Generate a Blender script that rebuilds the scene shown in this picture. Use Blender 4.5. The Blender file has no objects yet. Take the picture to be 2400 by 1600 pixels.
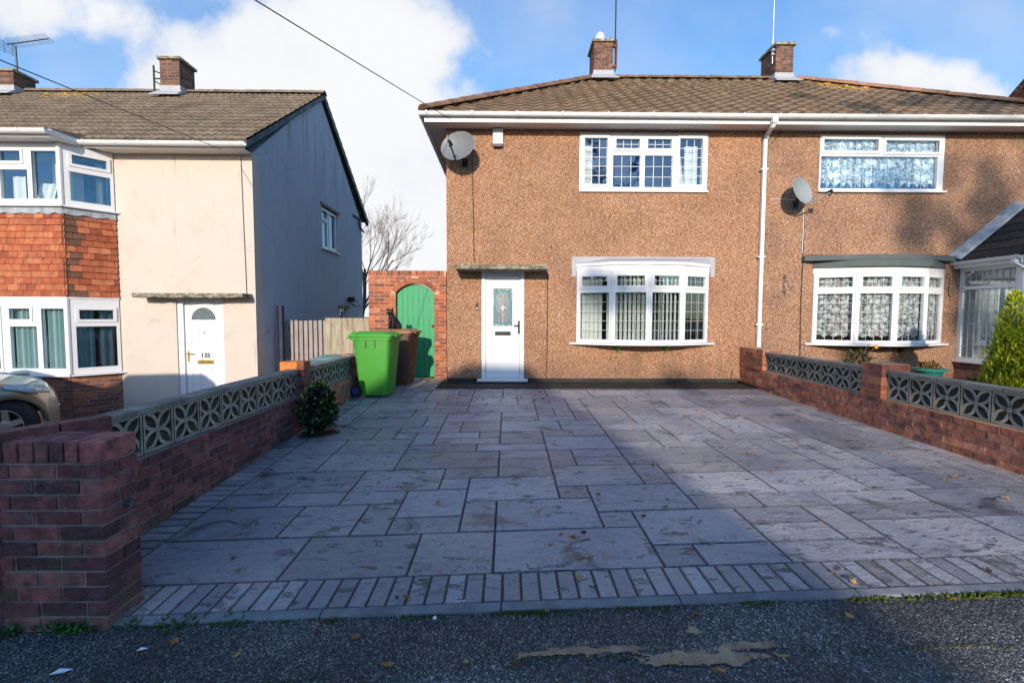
import bpy, bmesh, math, random
from mathutils import Vector, Matrix
R = math.radians
random.seed(7)
S = bpy.context.scene
COL = S.collection
V = Vector
# ---------------------------------------------------------------- camera
H, F = 1.31, 1068.0
P_, RO, YW = R(3.17), 0.0033, 0.0094
fwd = V((math.sin(YW)*math.cos(P_), math.cos(YW)*math.cos(P_), -math.sin(P_)))
r0 = V((math.cos(YW), -math.sin(YW), 0))
u0 = r0.cross(fwd)
rgt = r0*math.cos(RO) + u0*math.sin(RO)
upv = u0*math.cos(RO) - r0*math.sin(RO)
cd = bpy.data.cameras.new('camera'); cam = bpy.data.objects.new('camera', cd); COL.objects.link(cam)
m = Matrix.Identity(4)
for i in range(3):
    m[i][0], m[i][1], m[i][2] = rgt[i], upv[i], -fwd[i]
m[2][3] = H
cam.matrix_world = m
cd.sensor_width = 36; cd.lens = 36*F/2400; cd.clip_end = 2000; cd.clip_start = .05
S.camera = cam
def ray(px, py): return fwd*F + rgt*(px-1200) - upv*(py-800)
def at(px, py, Y):                       # survey: sight line meets the plane y = Y
    d = ray(px, py); t = Y/d.y; return V((d.x*t, Y, H+d.z*t))
def atx(px, py, X):
    d = ray(px, py); t = X/d.x; return V((X, d.y*t, H+d.z*t))
def atz(px, py, z):
    d = ray(px, py); t = (z-H)/d.z; return V((d.x*t, d.y*t, z))
def rect(a, b, c, d, Y):
    return at(a, (b+d)/2, Y).x, at(c, (b+d)/2, Y).x, at((a+c)/2, d, Y).z, at((a+c)/2, b, Y).z
# ---------------------------------------------------------------- objects
def tag(o, label=None, cat=None, group=None, kind=None):
    if label: o['label'] = label
    if cat: o['category'] = cat
    if group: o['group'] = group
    if kind: o['kind'] = kind
    return o
def thing(name, label, cat, loc=(0,0,0), group=None):
    o = bpy.data.objects.new(name, None); COL.objects.link(o)
    o.location = loc; o.empty_display_size = .2
    return tag(o, label, cat, group)
def wloc(o):
    p = V((0,0,0))
    while o: p = p + o.location; o = o.parent
    return p
def copy_tree(o, parent=None):
    kids = list(o.children)
    c = o.copy(); COL.objects.link(c); c.parent = parent
    for k in kids: copy_tree(k, c)
    return c
class MB:
    def __init__(s): s.v=[]; s.f=[]; s.c=[]; s.M=None; s.col=(1,1,1)
    def add(s, vs, fs, col=None):
        b = len(s.v); M = s.M
        s.v += [(M @ V(p)) if M else V(p) for p in vs]
        for f in fs: s.f.append([b+i for i in f]); s.c.append(col or s.col)
    def box(s, x0,x1,y0,y1,z0,z1, col=None):
        s.hexa([(x0,y0,z0),(x1,y0,z0),(x1,y1,z0),(x0,y1,z0),(x0,y0,z1),(x1,y0,z1),(x1,y1,z1),(x0,y1,z1)], col)
    def hexa(s, p, col=None):
        s.add(p, [(3,2,1,0),(4,5,6,7),(0,1,5,4),(1,2,6,5),(2,3,7,6),(3,0,4,7)], col)
    def poly(s, pts, col=None): s.add(pts, [tuple(range(len(pts)))], col)
    def prism(s, pts, d, col=None):
        n = len(pts); d = V(d); q = [V(p) for p in pts]
        s.add(q+[p+d for p in q], [tuple(range(n))[::-1], tuple(range(n,2*n))]+[(i,(i+1)%n,n+(i+1)%n,n+i) for i in range(n)], col)
    def tube(s, pts, r, n=8, col=None, r1=None, cap=True):
        pts = [V(p) for p in pts]; k = len(pts); vs=[]; pn=None
        for i,p in enumerate(pts):
            t = (pts[min(i+1,k-1)]-pts[max(i-1,0)]).normalized()
            if pn is None:
                a = V((0,0,1)) if abs(t.z)<.9 else V((1,0,0)); pn = t.cross(a).normalized()
            else: pn = (pn - t*pn.dot(t)).normalized()
            b = t.cross(pn); rr = r if r1 is None else r+(r1-r)*i/max(1,k-1)
            vs += [p+(pn*math.cos(6.28319*j/n)+b*math.sin(6.28319*j/n))*rr for j in range(n)]
        fs = [(i*n+j,i*n+(j+1)%n,(i+1)*n+(j+1)%n,(i+1)*n+j) for i in range(k-1) for j in range(n)]
        if cap: fs += [tuple(range(n))[::-1], tuple(range((k-1)*n,k*n))]
        s.add(vs, fs, col)
    def lathe(s, prof, n=24, col=None, M=None, cap=True):   # profile (r,z) about local z
        vs=[]; fs=[]; k=len(prof)
        for r,z in prof:
            for j in range(n):
                p = V((r*math.cos(6.28319*j/n), r*math.sin(6.28319*j/n), z)); vs.append(M@p if M else p)
        for i in range(k-1):
            for j in range(n): fs.append((i*n+j,i*n+(j+1)%n,(i+1)*n+(j+1)%n,(i+1)*n+j))
        if cap: fs += [tuple(range(n))[::-1], tuple(range((k-1)*n,k*n))]
        s.add(vs, fs, col)
    def loft(s, rings, col=None, cap=True):
        n=len(rings[0]); vs=[p for r in rings for p in r]; k=len(rings)
        fs=[(i*n+j,i*n+(j+1)%n,(i+1)*n+(j+1)%n,(i+1)*n+j) for i in range(k-1) for j in range(n)]
        if cap: fs += [tuple(range(n))[::-1], tuple(range((k-1)*n,k*n))]
        s.add(vs, fs, col)
    def ball(s, c, r, n=12, col=None):
        r = r if isinstance(r,(tuple,list)) else (r,r,r); rings=[]
        for i in range(1,n):
            a=math.pi*i/n
            rings.append([(c[0]+r[0]*math.sin(a)*math.cos(6.28319*j/n/1), c[1]+r[1]*math.sin(a)*math.sin(6.28319*j/n), c[2]-r[2]*math.cos(a)) for j in range(n)])
        s.loft(rings, col)
    def grid(s, pts, col=None, colf=None):         # rows of points
        k=len(pts); n=len(pts[0]); b=len(s.v)
        s.v += [(s.M@V(p)) if s.M else V(p) for row in pts for p in row]
        for i in range(k-1):
            for j in range(n-1):
                s.f.append([b+i*n+j,b+i*n+j+1,b+(i+1)*n+j+1,b+(i+1)*n+j]); s.c.append(colf(i,j) if colf else (col or s.col))
    def plate(s, x0,x1,z0,z1, holes, d0, d1, sides=True):  # slab in local (x, depth, z) with rectangular holes
        xs=sorted({x0,x1}|{min(max(t,x0),x1) for h in holes for t in h[:2]}); zs=sorted({z0,z1}|{min(max(t,z0),z1) for h in holes for t in h[2:4]})
        def solid(i,j):
            if i<0 or j<0 or i>=len(xs)-1 or j>=len(zs)-1: return False
            cx,cz=(xs[i]+xs[i+1])/2,(zs[j]+zs[j+1])/2
            return not any(h[0]<cx<h[1] and h[2]<cz<h[3] for h in holes)
        for i in range(len(xs)-1):
            for j in range(len(zs)-1):
                if not solid(i,j): continue
                a,b,c,d=xs[i],xs[i+1],zs[j],zs[j+1]
                s.poly([(a,d0,c),(b,d0,c),(b,d0,d),(a,d0,d)]); s.poly([(b,d1,c),(a,d1,c),(a,d1,d),(b,d1,d)])
                if not solid(i-1,j): s.poly([(a,d1,c),(a,d0,c),(a,d0,d),(a,d1,d)])
                if not solid(i+1,j): s.poly([(b,d0,c),(b,d1,c),(b,d1,d),(b,d0,d)])
                if not solid(i,j-1): s.poly([(a,d1,c),(b,d1,c),(b,d0,c),(a,d0,c)])
                if not solid(i,j+1): s.poly([(a,d0,d),(b,d0,d),(b,d1,d),(a,d1,d)])
    def ring(s, x0,x1,z0,z1, w, d0, d1): s.plate(x0,x1,z0,z1,[(x0+w,x1-w,z0+w,z1-w)],d0,d1)
    def build(s, name, mat, parent=None, smooth=None, bevel=0, weld=False, recalc=False):
        off = wloc(parent) if parent else V((0,0,0))
        me = bpy.data.meshes.new(name)
        me.from_pydata([p-off for p in s.v], [], s.f)
        ca = me.color_attributes.new('Col','FLOAT_COLOR','CORNER')
        dat=[]
        for f,c in zip(s.f,s.c): dat += [c[0],c[1],c[2],1.0]*len(f)
        ca.data.foreach_set('color', dat)
        if weld or recalc:
            b=bmesh.new(); b.from_mesh(me)
            if weld: bmesh.ops.remove_doubles(b, verts=b.verts, dist=1e-4)
            bmesh.ops.recalc_face_normals(b, faces=b.faces); b.to_mesh(me); b.free()
        me.materials.append(mat)
        if smooth is not None:
            me.shade_smooth(); me.set_sharp_from_angle(angle=R(smooth))
        o = bpy.data.objects.new(name, me); COL.objects.link(o)
        if parent: o.parent = parent
        if bevel:
            bm_=o.modifiers.new('bevel','BEVEL'); bm_.width=bevel; bm_.segments=2; bm_.limit_method='ANGLE'
        return o
def remesh(o, voxel, it=3):
    md=o.modifiers.new('r','REMESH'); md.mode='VOXEL'; md.voxel_size=voxel
    sm=o.modifiers.new('s','SMOOTH'); sm.iterations=it; sm.factor=.5
    dg=bpy.context.evaluated_depsgraph_get(); me=bpy.data.meshes.new_from_object(o.evaluated_get(dg))
    o.modifiers.clear(); me.materials.clear(); me.materials.append(o.data.materials[0]); me.shade_smooth(); o.data=me
    return o
def frameM(O, ex, ey=None):
    ex=V(ex).normalized(); ez=V((0,0,1)); ey=ez.cross(ex) if ey is None else V(ey)
    M=Matrix.Identity(4)
    for i in range(3): M[i][0],M[i][1],M[i][2],M[i][3]=ex[i],ey[i],ez[i],O[i]
    return M
# ---------------------------------------------------------------- materials
class G:
    def __init__(s, name):
        s.m=bpy.data.materials.new(name); s.m.use_nodes=True; s.nt=s.m.node_tree
        s.b=s.nt.nodes['Principled BSDF']; s.out=s.nt.nodes['Material Output']
    def n(s, t, **k):
        x=s.nt.nodes.new(t)
        for a,b in k.items(): setattr(x,a,b)
        return x
    def put(s, sock, v):
        if v is None: return
        if isinstance(v, bpy.types.NodeSocket): s.nt.links.new(v, sock)
        elif isinstance(v,(tuple,list)) and len(v)==3 and sock.type=='RGBA': sock.default_value=(*v,1)
        else: sock.default_value=v
    def pos(s): return s.n('ShaderNodeNewGeometry').outputs['Position']
    def obj(s): return s.n('ShaderNodeTexCoord').outputs['Object']
    def col(s): return s.n('ShaderNodeAttribute', attribute_name='Col').outputs['Color']
    def map(s, v, sc):
        x=s.n('ShaderNodeMapping'); s.put(x.inputs['Vector'],v); x.inputs['Scale'].default_value=sc; return x.outputs[0]
    def noise(s, v, sc, det=4, ro=.55, out='Fac', dist=0):
        x=s.n('ShaderNodeTexNoise'); s.put(x.inputs['Vector'],v); x.inputs['Scale'].default_value=sc; x.inputs['Detail'].default_value=det
        x.inputs['Roughness'].default_value=ro; x.inputs['Distortion'].default_value=dist; return x.outputs[out]
    def voro(s, v, sc, feat='F1', out='Color'):
        x=s.n('ShaderNodeTexVoronoi', feature=feat); s.put(x.inputs['Vector'],v); x.inputs['Scale'].default_value=sc; return x.outputs[out]
    def ramp(s, f, stops, interp='LINEAR'):
        x=s.n('ShaderNodeValToRGB'); s.put(x.inputs[0],f); e=x.color_ramp.elements; x.color_ramp.interpolation=interp
        while len(e)<len(stops): e.new(.5)
        for a,(p,c) in zip(e,stops): a.position=p; a.color=(*c,1) if isinstance(c,(tuple,list)) else (c,c,c,1)
        return x.outputs[0]
    def mix(s, f, a, b, mode='MIX'):
        x=s.n('ShaderNodeMix', data_type='RGBA', blend_type=mode); s.put(x.inputs[0],f); s.put(x.inputs[6],a); s.put(x.inputs[7],b); return x.outputs[2]
    def ma(s, op, a, b=0.0, c=None, clamp=False):
        x=s.n('ShaderNodeMath', operation=op, use_clamp=clamp); s.put(x.inputs[0],a); s.put(x.inputs[1],b)
        if c is not None: s.put(x.inputs[2],c)
        return x.outputs[0]
    def sep(s, v):
        x=s.n('ShaderNodeSeparateXYZ'); s.put(x.inputs[0],v); return x.outputs
    def mr(s, v, a, b, c=0.0, d=1.0):
        x=s.n('ShaderNodeMapRange', interpolation_type='SMOOTHSTEP'); s.put(x.inputs[0],v)
        for i,q in enumerate((a,b,c,d)): x.inputs[i+1].default_value=q
        return x.outputs[0]
    def bump(s, h, st=.5, d=.01, nrm=None):
        x=s.n('ShaderNodeBump'); s.put(x.inputs['Height'],h); x.inputs['Strength'].default_value=st; x.inputs['Distance'].default_value=d
        if nrm: s.put(x.inputs['Normal'],nrm)
        return x.outputs[0]
    def set(s, col=None, rough=None, spec=None, nrm=None, metal=None, **k):
        s.put(s.b.inputs['Base Color'],col); s.put(s.b.inputs['Roughness'],rough); s.put(s.b.inputs['Specular IOR Level'],spec)
        if nrm: s.put(s.b.inputs['Normal'],nrm)
        s.put(s.b.inputs['Metallic'],metal)
        return s.m
def simple(name, col, rough=.5, var=.25, sc=8, spec=.5, metal=0, bump=0, bsc=60, usecol=False):
    g=G(name); p=g.obj(); f=g.noise(p,sc,5)
    base=g.col() if usecol else col
    c=g.mix(1,base,g.ramp(f,[(.3,1-var),(.7,1+var*.6)]),'MULTIPLY')
    rr=g.ma('MULTIPLY_ADD',f,.3,rough-.15,True)
    return g.set(c,rr,spec,g.bump(g.noise(p,bsc,3),bump,.01) if bump else None,metal)
MT={}
def mk():
    # pebbledash
    g=G('pebbledash'); p=g.pos()
    cell=g.sep(g.voro(p,105))
    c=g.ramp(cell[0],[(0,(.09,.045,.028)),(.22,(.26,.127,.066)),(.5,(.42,.215,.115)),(.78,(.53,.29,.16)),(.93,(.60,.43,.31)),(1,(.76,.64,.52))])
    big=g.noise(p,1.1,4); c=g.mix(1,c,g.ramp(big,[(.3,(.74,.70,.69)),(.7,(.97,.93,.90))]),'MULTIPLY')
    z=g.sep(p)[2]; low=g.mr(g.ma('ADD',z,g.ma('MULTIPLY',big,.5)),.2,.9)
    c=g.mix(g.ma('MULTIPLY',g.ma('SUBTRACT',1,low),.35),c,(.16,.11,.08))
    wth=g.noise(g.map(p,(2.4,2.4,.45)),1.3,4); c=g.mix(g.mr(wth,.52,.75,0,.2),c,(.13,.085,.06))
    h=g.voro(p,105,'F1','Distance'); MT['pebble']=g.set(c,.85,.2,g.bump(g.ma('SUBTRACT',1,h),.55,.012))
    # right half: slightly greyer, weathered
    g=G('pebbledash_weathered'); p=g.pos(); cell=g.sep(g.voro(p,105))
    c=g.ramp(cell[0],[(0,(.09,.048,.033)),(.22,(.25,.13,.075)),(.5,(.40,.215,.125)),(.78,(.51,.30,.18)),(.93,(.58,.43,.33)),(1,(.74,.62,.52))])
    big=g.noise(p,1.4,5); c=g.mix(1,c,g.ramp(big,[(.3,(.66,.64,.64)),(.7,(.95,.90,.87))]),'MULTIPLY')
    h=g.voro(p,105,'F1','Distance'); MT['pebble2']=g.set(c,.85,.2,g.bump(g.ma('SUBTRACT',1,h),.55,.012))
    # cream render
    g=G('cream_render'); p=g.pos(); f=g.noise(p,1.2,5); z=g.sep(p)[2]
    c=g.mix(f,(.52,.45,.385),(.60,.525,.455))
    st=g.noise(g.map(p,(5,5,.5)),1.6,5); c=g.mix(g.mr(st,.58,.78,0,.45),c,(.30,.24,.17))
    sp=g.noise(p,70,2); c=g.mix(g.mr(sp,.62,.75,0,.5),c,(.35,.29,.22))
    dk=g.mr(g.ma('ADD',z,g.ma('MULTIPLY',f,.6)),-.4,.3); c=g.mix(g.ma('MULTIPLY',g.ma('SUBTRACT',1,dk),.4),c,(.4,.35,.28))
    bl=g.noise(p,2.3,6,.65,dist=.8); c=g.mix(g.mr(bl,.52,.72,0,.30),c,(.34,.27,.20))
    cr=g.voro(g.mix(.12,p,g.noise(p,3,4,.6,'Color')),.9,'DISTANCE_TO_EDGE','Distance'); c=g.mix(g.ma('MULTIPLY',g.mr(cr,.006,.0),g.mr(g.noise(p,1.1,3),.45,.6,0,.3)),c,(.3,.24,.18))
    MT['render']=g.set(c,.9,.2,g.bump(g.noise(p,55,3),.6,.012))
    g=G('gable_render_shade'); p=g.pos(); f=g.noise(p,.8,5)  # same render as the front, with blue shade mixed into its colour
    c=g.mix(f,(.39,.41,.47),(.51,.53,.59)); st=g.noise(g.map(p,(6,6,.35)),1.2,5)
    hz=g.mr(g.sep(p)[2],4.2,6.6); c=g.mix(g.ma('MULTIPLY',g.mr(st,.45,.7),g.ma('ADD',.12,g.ma('MULTIPLY',hz,.5))),c,(.12,.14,.1))
    bl=g.noise(p,1.7,6,.65,dist=.8); c=g.mix(g.mr(bl,.5,.75,0,.3),c,(.25,.25,.27))
    cr=g.voro(g.mix(.12,p,g.noise(p,3,4,.6,'Color')),.8,'DISTANCE_TO_EDGE','Distance'); c=g.mix(g.ma('MULTIPLY',g.mr(cr,.006,.0),g.mr(g.noise(p,1.1,3),.45,.6,0,.5)),c,(.15,.15,.16))
    MT['gable']=g.set(c,.9,.2,g.bump(g.noise(p,55,3),.5,.012))
    # brick
    g=G('brick'); p=g.pos(); c=g.col(); f=g.noise(p,14,5); f2=g.noise(p,2.2,4)
    c=g.mix(1,c,g.ramp(f,[(.25,.6),(.75,1.3)]),'MULTIPLY')
    c=g.mix(g.mr(f2,.55,.75,0,.35),c,(.06,.045,.045))
    ef=g.noise(p,5,6,.7); c=g.mix(g.mr(ef,.62,.78,0,.4),c,(.42,.37,.33))
    sp=g.noise(p,120,2); c=g.mix(g.mr(sp,.64,.72,0,.45),c,(.03,.02,.02))
    MT['brick']=g.set(c,.85,.25,g.bump(g.ma('ADD',g.noise(p,45,4),g.ma('MULTIPLY',g.noise(p,150,2),.4)),.6,.006))
    g=G('old_brick'); p=g.pos(); c=g.col(); f=g.noise(p,16,5); z=g.sep(p)[2]
    c=g.mix(1,c,g.ramp(f,[(.25,.6),(.75,1.85)]),'MULTIPLY')
    dk=g.noise(p,7,5,.65); c=g.mix(g.mr(dk,.47,.68,0,.75),c,(.035,.025,.035))
    gz=g.mr(g.ma('ADD',z,g.ma('MULTIPLY',g.noise(p,3,3),.35)),.05,-.15); c=g.mix(g.ma('MULTIPLY',gz,.65),c,(.19,.17,.15))
    gr=g.noise(p,4.5,5,.6); c=g.mix(g.ma('MULTIPLY',g.mr(gr,.5,.68,0,.7),g.mr(z,.35,-.1)),c,(.08,.085,.03))
    ef=g.noise(p,7,7,.72,dist=.5); c=g.mix(g.mr(ef,.58,.74,0,.5),c,(.36,.31,.29))
    sp=g.noise(p,140,2); c=g.mix(g.mr(sp,.64,.72,0,.7),c,(.32,.28,.27))
    MT['oldbrick']=g.set(c,.8,.35,g.bump(g.ma('ADD',g.noise(p,40,5),g.ma('MULTIPLY',g.noise(p,160,2),.5)),.8,.008))
    MT['mortar']=simple('mortar',(.34,.30,.26),.95,.3,6,.1,0,.6,90)
    MT['darkmortar']=simple('dark_mortar',(.26,.23,.205),.95,.5,6,.1,0,.6,90)
    MT['orangemortar']=simple('sandy_mortar',(.50,.33,.2),.95,.25,6,.1,0,.6,90)
    # roof tile with lichen
    for nm,lx in (('tile_b',(8.3,11.4,7.05)),('tile_a',(-11.2,12.2,7.2))):
        g=G('roof_'+nm); p=g.pos(); c=g.col(); f=g.noise(p,9,5); c=g.mix(1,c,g.ramp(f,[(.25,.6),(.75,1.35)]),'MULTIPLY')
        m1=g.noise(p,1.5,5); c=g.mix(g.mr(m1,.5,.75,0,.5),c,(.05,.05,.035))
        zz=g.sep(p); hi=g.mr(zz[2],5.9,7.2); li=g.noise(p,13,4,.6)
        c=g.mix(g.ma('MULTIPLY',g.mr(li,.56,.66,0,.6),hi),c,(.45,.40,.26))
        vm=g.n('ShaderNodeVectorMath',operation='DISTANCE'); g.put(vm.inputs[0],g.map(p,(1,1,1.6))); vm.inputs[1].default_value=(lx[0],lx[1],lx[2]*1.6)
        near=g.mr(vm.outputs['Value'],1.15,.15); c=g.mix(g.ma('MULTIPLY',g.mr(g.noise(p,9,4,.6),.5,.58),near),c,(.75,.42,.02))
        sp2=g.ma('MULTIPLY',g.mr(g.noise(p,5,4,.6),.66,.7),hi); c=g.mix(sp2,c,(.7,.38,.03))
        MT[nm]=g.set(c,.9,.2,g.bump(g.noise(p,50,4),.5,.01))
    g=G('painted_ridge'); p=g.pos(); c=g.col(); f=g.noise(p,8,5); c=g.mix(1,c,g.ramp(f,[(.25,.55),(.75,1.3)]),'MULTIPLY')
    c=g.mix(g.mr(g.noise(p,4,5,.6),.55,.7,0,.5),c,(.08,.08,.05)); MT['ridge']=g.set(c,.85,.2,g.bump(g.noise(p,50,3),.4,.01))
    g=G('hung_tile'); p=g.pos(); c=g.col(); f=g.noise(p,10,5); c=g.mix(1,c,g.ramp(f,[(.25,.65),(.75,1.25)]),'MULTIPLY')
    MT['hung']=g.set(c,.8,.25,g.bump(g.noise(p,60,3),.4,.006))
    # white plastic
    g=G('white_plastic'); p=g.pos(); f=g.noise(p,3,5); c=g.mix(g.mr(f,.5,.8,0,.25),(.70,.70,.70),(.5,.48,.43))
    MT['upvc']=g.set(c,.35,.4)
    g=G('gutter_plastic'); p=g.pos(); f=g.noise(g.map(p,(2,2,14)),2.5,5); c=g.mix(g.mr(f,.5,.75,0,.4),(.70,.70,.69),(.35,.33,.27))
    MT['gutter']=g.set(c,.4,.4)
    g=G('soffit_board'); p=g.pos(); x=g.sep(p)[0]; fr=g.ma('FRACT',g.ma('MULTIPLY',x,8)); ln=g.mr(fr,.06,.0); c=g.mix(ln,(.66,.6,.56),(.2,.16,.14)); MT['soffit']=g.set(c,.6,.3)
    # window glass: thin pane, part mirror
    g=G('window_glass'); nt=g.nt; tr=g.n('ShaderNodeBsdfTransparent'); tr.inputs[0].default_value=(.86,.93,.95,1)
    gl=g.n('ShaderNodeBsdfGlossy'); gl.inputs['Roughness'].default_value=.012; gl.inputs[0].default_value=(.8,.92,1,1)
    nz=g.noise(g.pos(),2.2,2); g.put(gl.inputs['Normal'],g.bump(nz,.06,.05))
    lw=g.n('ShaderNodeLayerWeight'); lw.inputs[0].default_value=.35; f=g.ma('MULTIPLY_ADD',lw.outputs['Fresnel'],.8,.10,True)
    mx=g.n('ShaderNodeMixShader'); g.put(mx.inputs[0],f); g.put(mx.inputs[1],tr.outputs[0]); g.put(mx.inputs[2],gl.outputs[0]); g.put(g.out.inputs[0],mx.outputs[0]); MT['glass']=g.m
    # lead, concrete, etc
    MT['lead']=simple('lead',(.30,.33,.36),.6,.35,9,.4,0,.3,30)
    MT['leadline']=simple('lead_came',(.42,.42,.42),.5,.1)
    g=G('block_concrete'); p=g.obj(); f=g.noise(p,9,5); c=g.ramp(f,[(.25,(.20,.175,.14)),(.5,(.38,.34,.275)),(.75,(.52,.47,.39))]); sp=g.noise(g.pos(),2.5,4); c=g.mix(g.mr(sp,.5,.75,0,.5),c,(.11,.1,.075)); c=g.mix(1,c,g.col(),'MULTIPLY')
    MT['block']=g.set(c,.92,.2,g.bump(g.noise(p,90,3),.7,.006))
    g=G('coping'); p=g.pos(); f=g.noise(p,6,6,.65); c=g.ramp(f,[(.25,(.10,.09,.07)),(.5,(.22,.20,.17)),(.75,(.38,.36,.33))]); MT['coping']=g.set(c,.9,.3,g.bump(g.noise(p,70,4),.7,.008))
    g=G('canopy_concrete'); p=g.pos(); f=g.noise(g.map(p,(6,6,14)),1.5,6,.65); c=g.ramp(f,[(.3,(.05,.045,.03)),(.5,(.22,.2,.14)),(.7,(.55,.5,.42))]); MT['canopy']=g.set(c,.9,.2,g.bump(g.noise(p,40,4),.8,.02))
    # imprinted concrete drive
    g=G('imprinted_concrete'); p=g.pos(); f=g.noise(p,1.3,5); c=g.mix(1,g.col(),g.ramp(f,[(.25,(.70,.74,.84)),(.75,(1.2,1.15,1.1))]),'MULTIPLY')
    off=g.mix(1,p,g.mix(1,g.col(),(40,55,0),'MULTIPLY'),'ADD')
    mp=g.n('ShaderNodeMapping'); g.put(mp.inputs['Vector'],off); mp.inputs['Rotation'].default_value=(0,0,R(38)); mp.inputs['Scale'].default_value=(1.3,2.9,1)
    mp2=g.n('ShaderNodeMapping'); g.put(mp2.inputs['Vector'],off); mp2.inputs['Rotation'].default_value=(0,0,R(-25)); mp2.inputs['Scale'].default_value=(1.6,3.6,1)
    v1=g.noise(mp.outputs[0],3.4,10,.70,dist=.5); v2=g.noise(mp2.outputs[0],5.0,10,.70,dist=.5)
    c=g.mix(1,c,g.ramp(v1,[(.3,.86),(.5,1.0),(.7,1.12)]),'MULTIPLY')
    r1=g.mr(v1,.585,.64); r2=g.mr(v2,.60,.65); msk=g.mr(g.noise(p,2.0,4),.36,.58,.2,.9); vein=g.ma('MULTIPLY',g.ma('MAXIMUM',r1,r2),msk); c=g.mix(vein,c,(.055,.06,.075))
    st=g.noise(p,2.1,6,.62,dist=.7); c=g.mix(g.mr(st,.56,.70,0,.8),c,(.06,.06,.07)); oil=g.noise(p,4.3,5,.6); c=g.mix(g.mr(oil,.68,.74,0,.7),c,(.03,.03,.035))
    gr=g.noise(p,90,3,.6); c=g.mix(1,c,g.ramp(gr,[(.3,.8),(.7,1.2)]),'MULTIPLY'); rs=g.noise(p,2.7,5,.6); c=g.mix(g.mr(rs,.64,.74,0,.2),c,(.30,.17,.10))
    rg=g.ramp(g.noise(p,3.5,5),[(.3,.22),(.7,.52)])
    hgt=g.ma('ADD',g.ma('MULTIPLY',g.ma('ADD',r1,r2),-.55),g.ma('ADD',g.ma('MULTIPLY',g.ma('ADD',v1,v2),.9),g.ma('MULTIPLY',g.noise(p,40,5),.2)))
    MT['drive']=g.set(c,rg,.5,g.bump(hgt,1.0,.03))
    MT['groove']=simple('drive_groove',(.035,.034,.036),.8,.4,9)
    # asphalt
    for nm,a,b,sp_ in (('asphalt',(.034,.034,.036),(.22,.215,.21),140),('asphalt2',(.026,.026,.028),(.22,.22,.22),140)):
        g=G(nm); p=g.pos(); cl=g.sep(g.voro(p,sp_)); f=g.noise(p,1.1,5)
        c=g.ramp(cl[1],[(0,a),(.5,tuple(x*1.8 for x in a)),(.8,tuple(x*.55 for x in b)),(.97,b),(1,(.45,.43,.4))])
        c=g.mix(1,c,g.ramp(f,[(.3,.6),(.5,1),(.7,2.0)]),'MULTIPLY')
        h=g.voro(p,sp_,'F1','Distance'); MT[nm]=g.set(c,.75,.35,g.bump(g.ma('SUBTRACT',1,h),.9,.008))
    g=G('kerb_concrete'); p=g.pos(); f=g.noise(p,7,6,.6); c=g.ramp(f,[(.25,(.10,.105,.115)),(.75,(.26,.26,.27))]); MT['kerb']=g.set(c,.85,.3,g.bump(g.noise(p,105,3),.5,.006))
    g=G('cement'); p=g.pos(); f=g.noise(p,12,6,.6); c=g.ramp(f,[(.25,(.20,.13,.085)),(.5,(.33,.225,.145)),(.75,(.45,.335,.23))]); g.set(c,.9,.2,g.bump(f,.8,.02))
    e=None
    for cx,cy,rx_,ry_,w_ in ((.85,1.86,.30,.05,1.0),(.42,1.93,.26,.035,.85),(.14,1.92,.12,.02,.7),(1.04,1.92,.22,.03,.75),(.86,2.05,.05,.08,.6)):
        sx=g.sep(p); q=g.ma('ADD',g.ma('POWER',g.ma('DIVIDE',g.ma('SUBTRACT',sx[0],cx),rx_),2),g.ma('POWER',g.ma('DIVIDE',g.ma('SUBTRACT',sx[1],cy),ry_),2)); t=g.ma('MULTIPLY',g.ma('EXPONENT',g.ma('MULTIPLY',q,-1)),w_); e=t if e is None else g.ma('MAXIMUM',e,t)
    e=g.ma('ADD',e,g.ma('MULTIPLY',g.ma('SUBTRACT',g.noise(g.map(p,(1,1.6,1)),15,8,.68),.5),2.3)); fac=g.mr(e,.44,.50)
    tr=g.n('ShaderNodeBsdfTransparent'); mx=g.n('ShaderNodeMixShader'); g.put(mx.inputs[0],fac); g.put(mx.inputs[1],tr.outputs[0]); g.put(mx.inputs[2],g.b.outputs[0]); g.put(g.out.inputs[0],mx.outputs[0]); MT['cement']=g.m
    g=G('block_paving'); p=g.pos(); b=g.n('ShaderNodeTexBrick'); g.put(b.inputs['Vector'],p); b.inputs['Scale'].default_value=5; b.inputs['Color1'].default_value=(.42,.24,.19,1); b.inputs['Color2'].default_value=(.36,.25,.22,1); b.inputs['Mortar'].default_value=(.12,.1,.08,1); MT['paving']=g.set(g.mix(1,b.outputs[0],g.ramp(g.noise(p,4,5),[(.3,.7),(.7,1.2)]),'MULTIPLY'),.85,.2)
    MT['soil']=simple('soil',(.06,.045,.03),.95,.5,5,.1,0,.9,25)
    MT['plinth']=simple('black_plinth',(.035,.033,.03),.8,.6,5,.3,0,.5,30)
    g=G('grass_field'); p=g.pos(); f=g.noise(p,.3,6); c=g.ramp(f,[(.3,(.03,.05,.015)),(.7,(.07,.09,.03))]); MT['field']=g.set(c,.95,.1)
    # timber
    g=G('green_paint'); p=g.pos(); f=g.noise(g.map(p,(8,8,.8)),3,5); c=g.mix(f,(.02,.235,.085),(.04,.35,.145)); c=g.mix(g.mr(g.noise(p,6,6,.7),.62,.75,0,.6),c,(.12,.32,.2)); MT['gatepaint']=g.set(c,.55,.4,g.bump(f,.3,.006))
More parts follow.
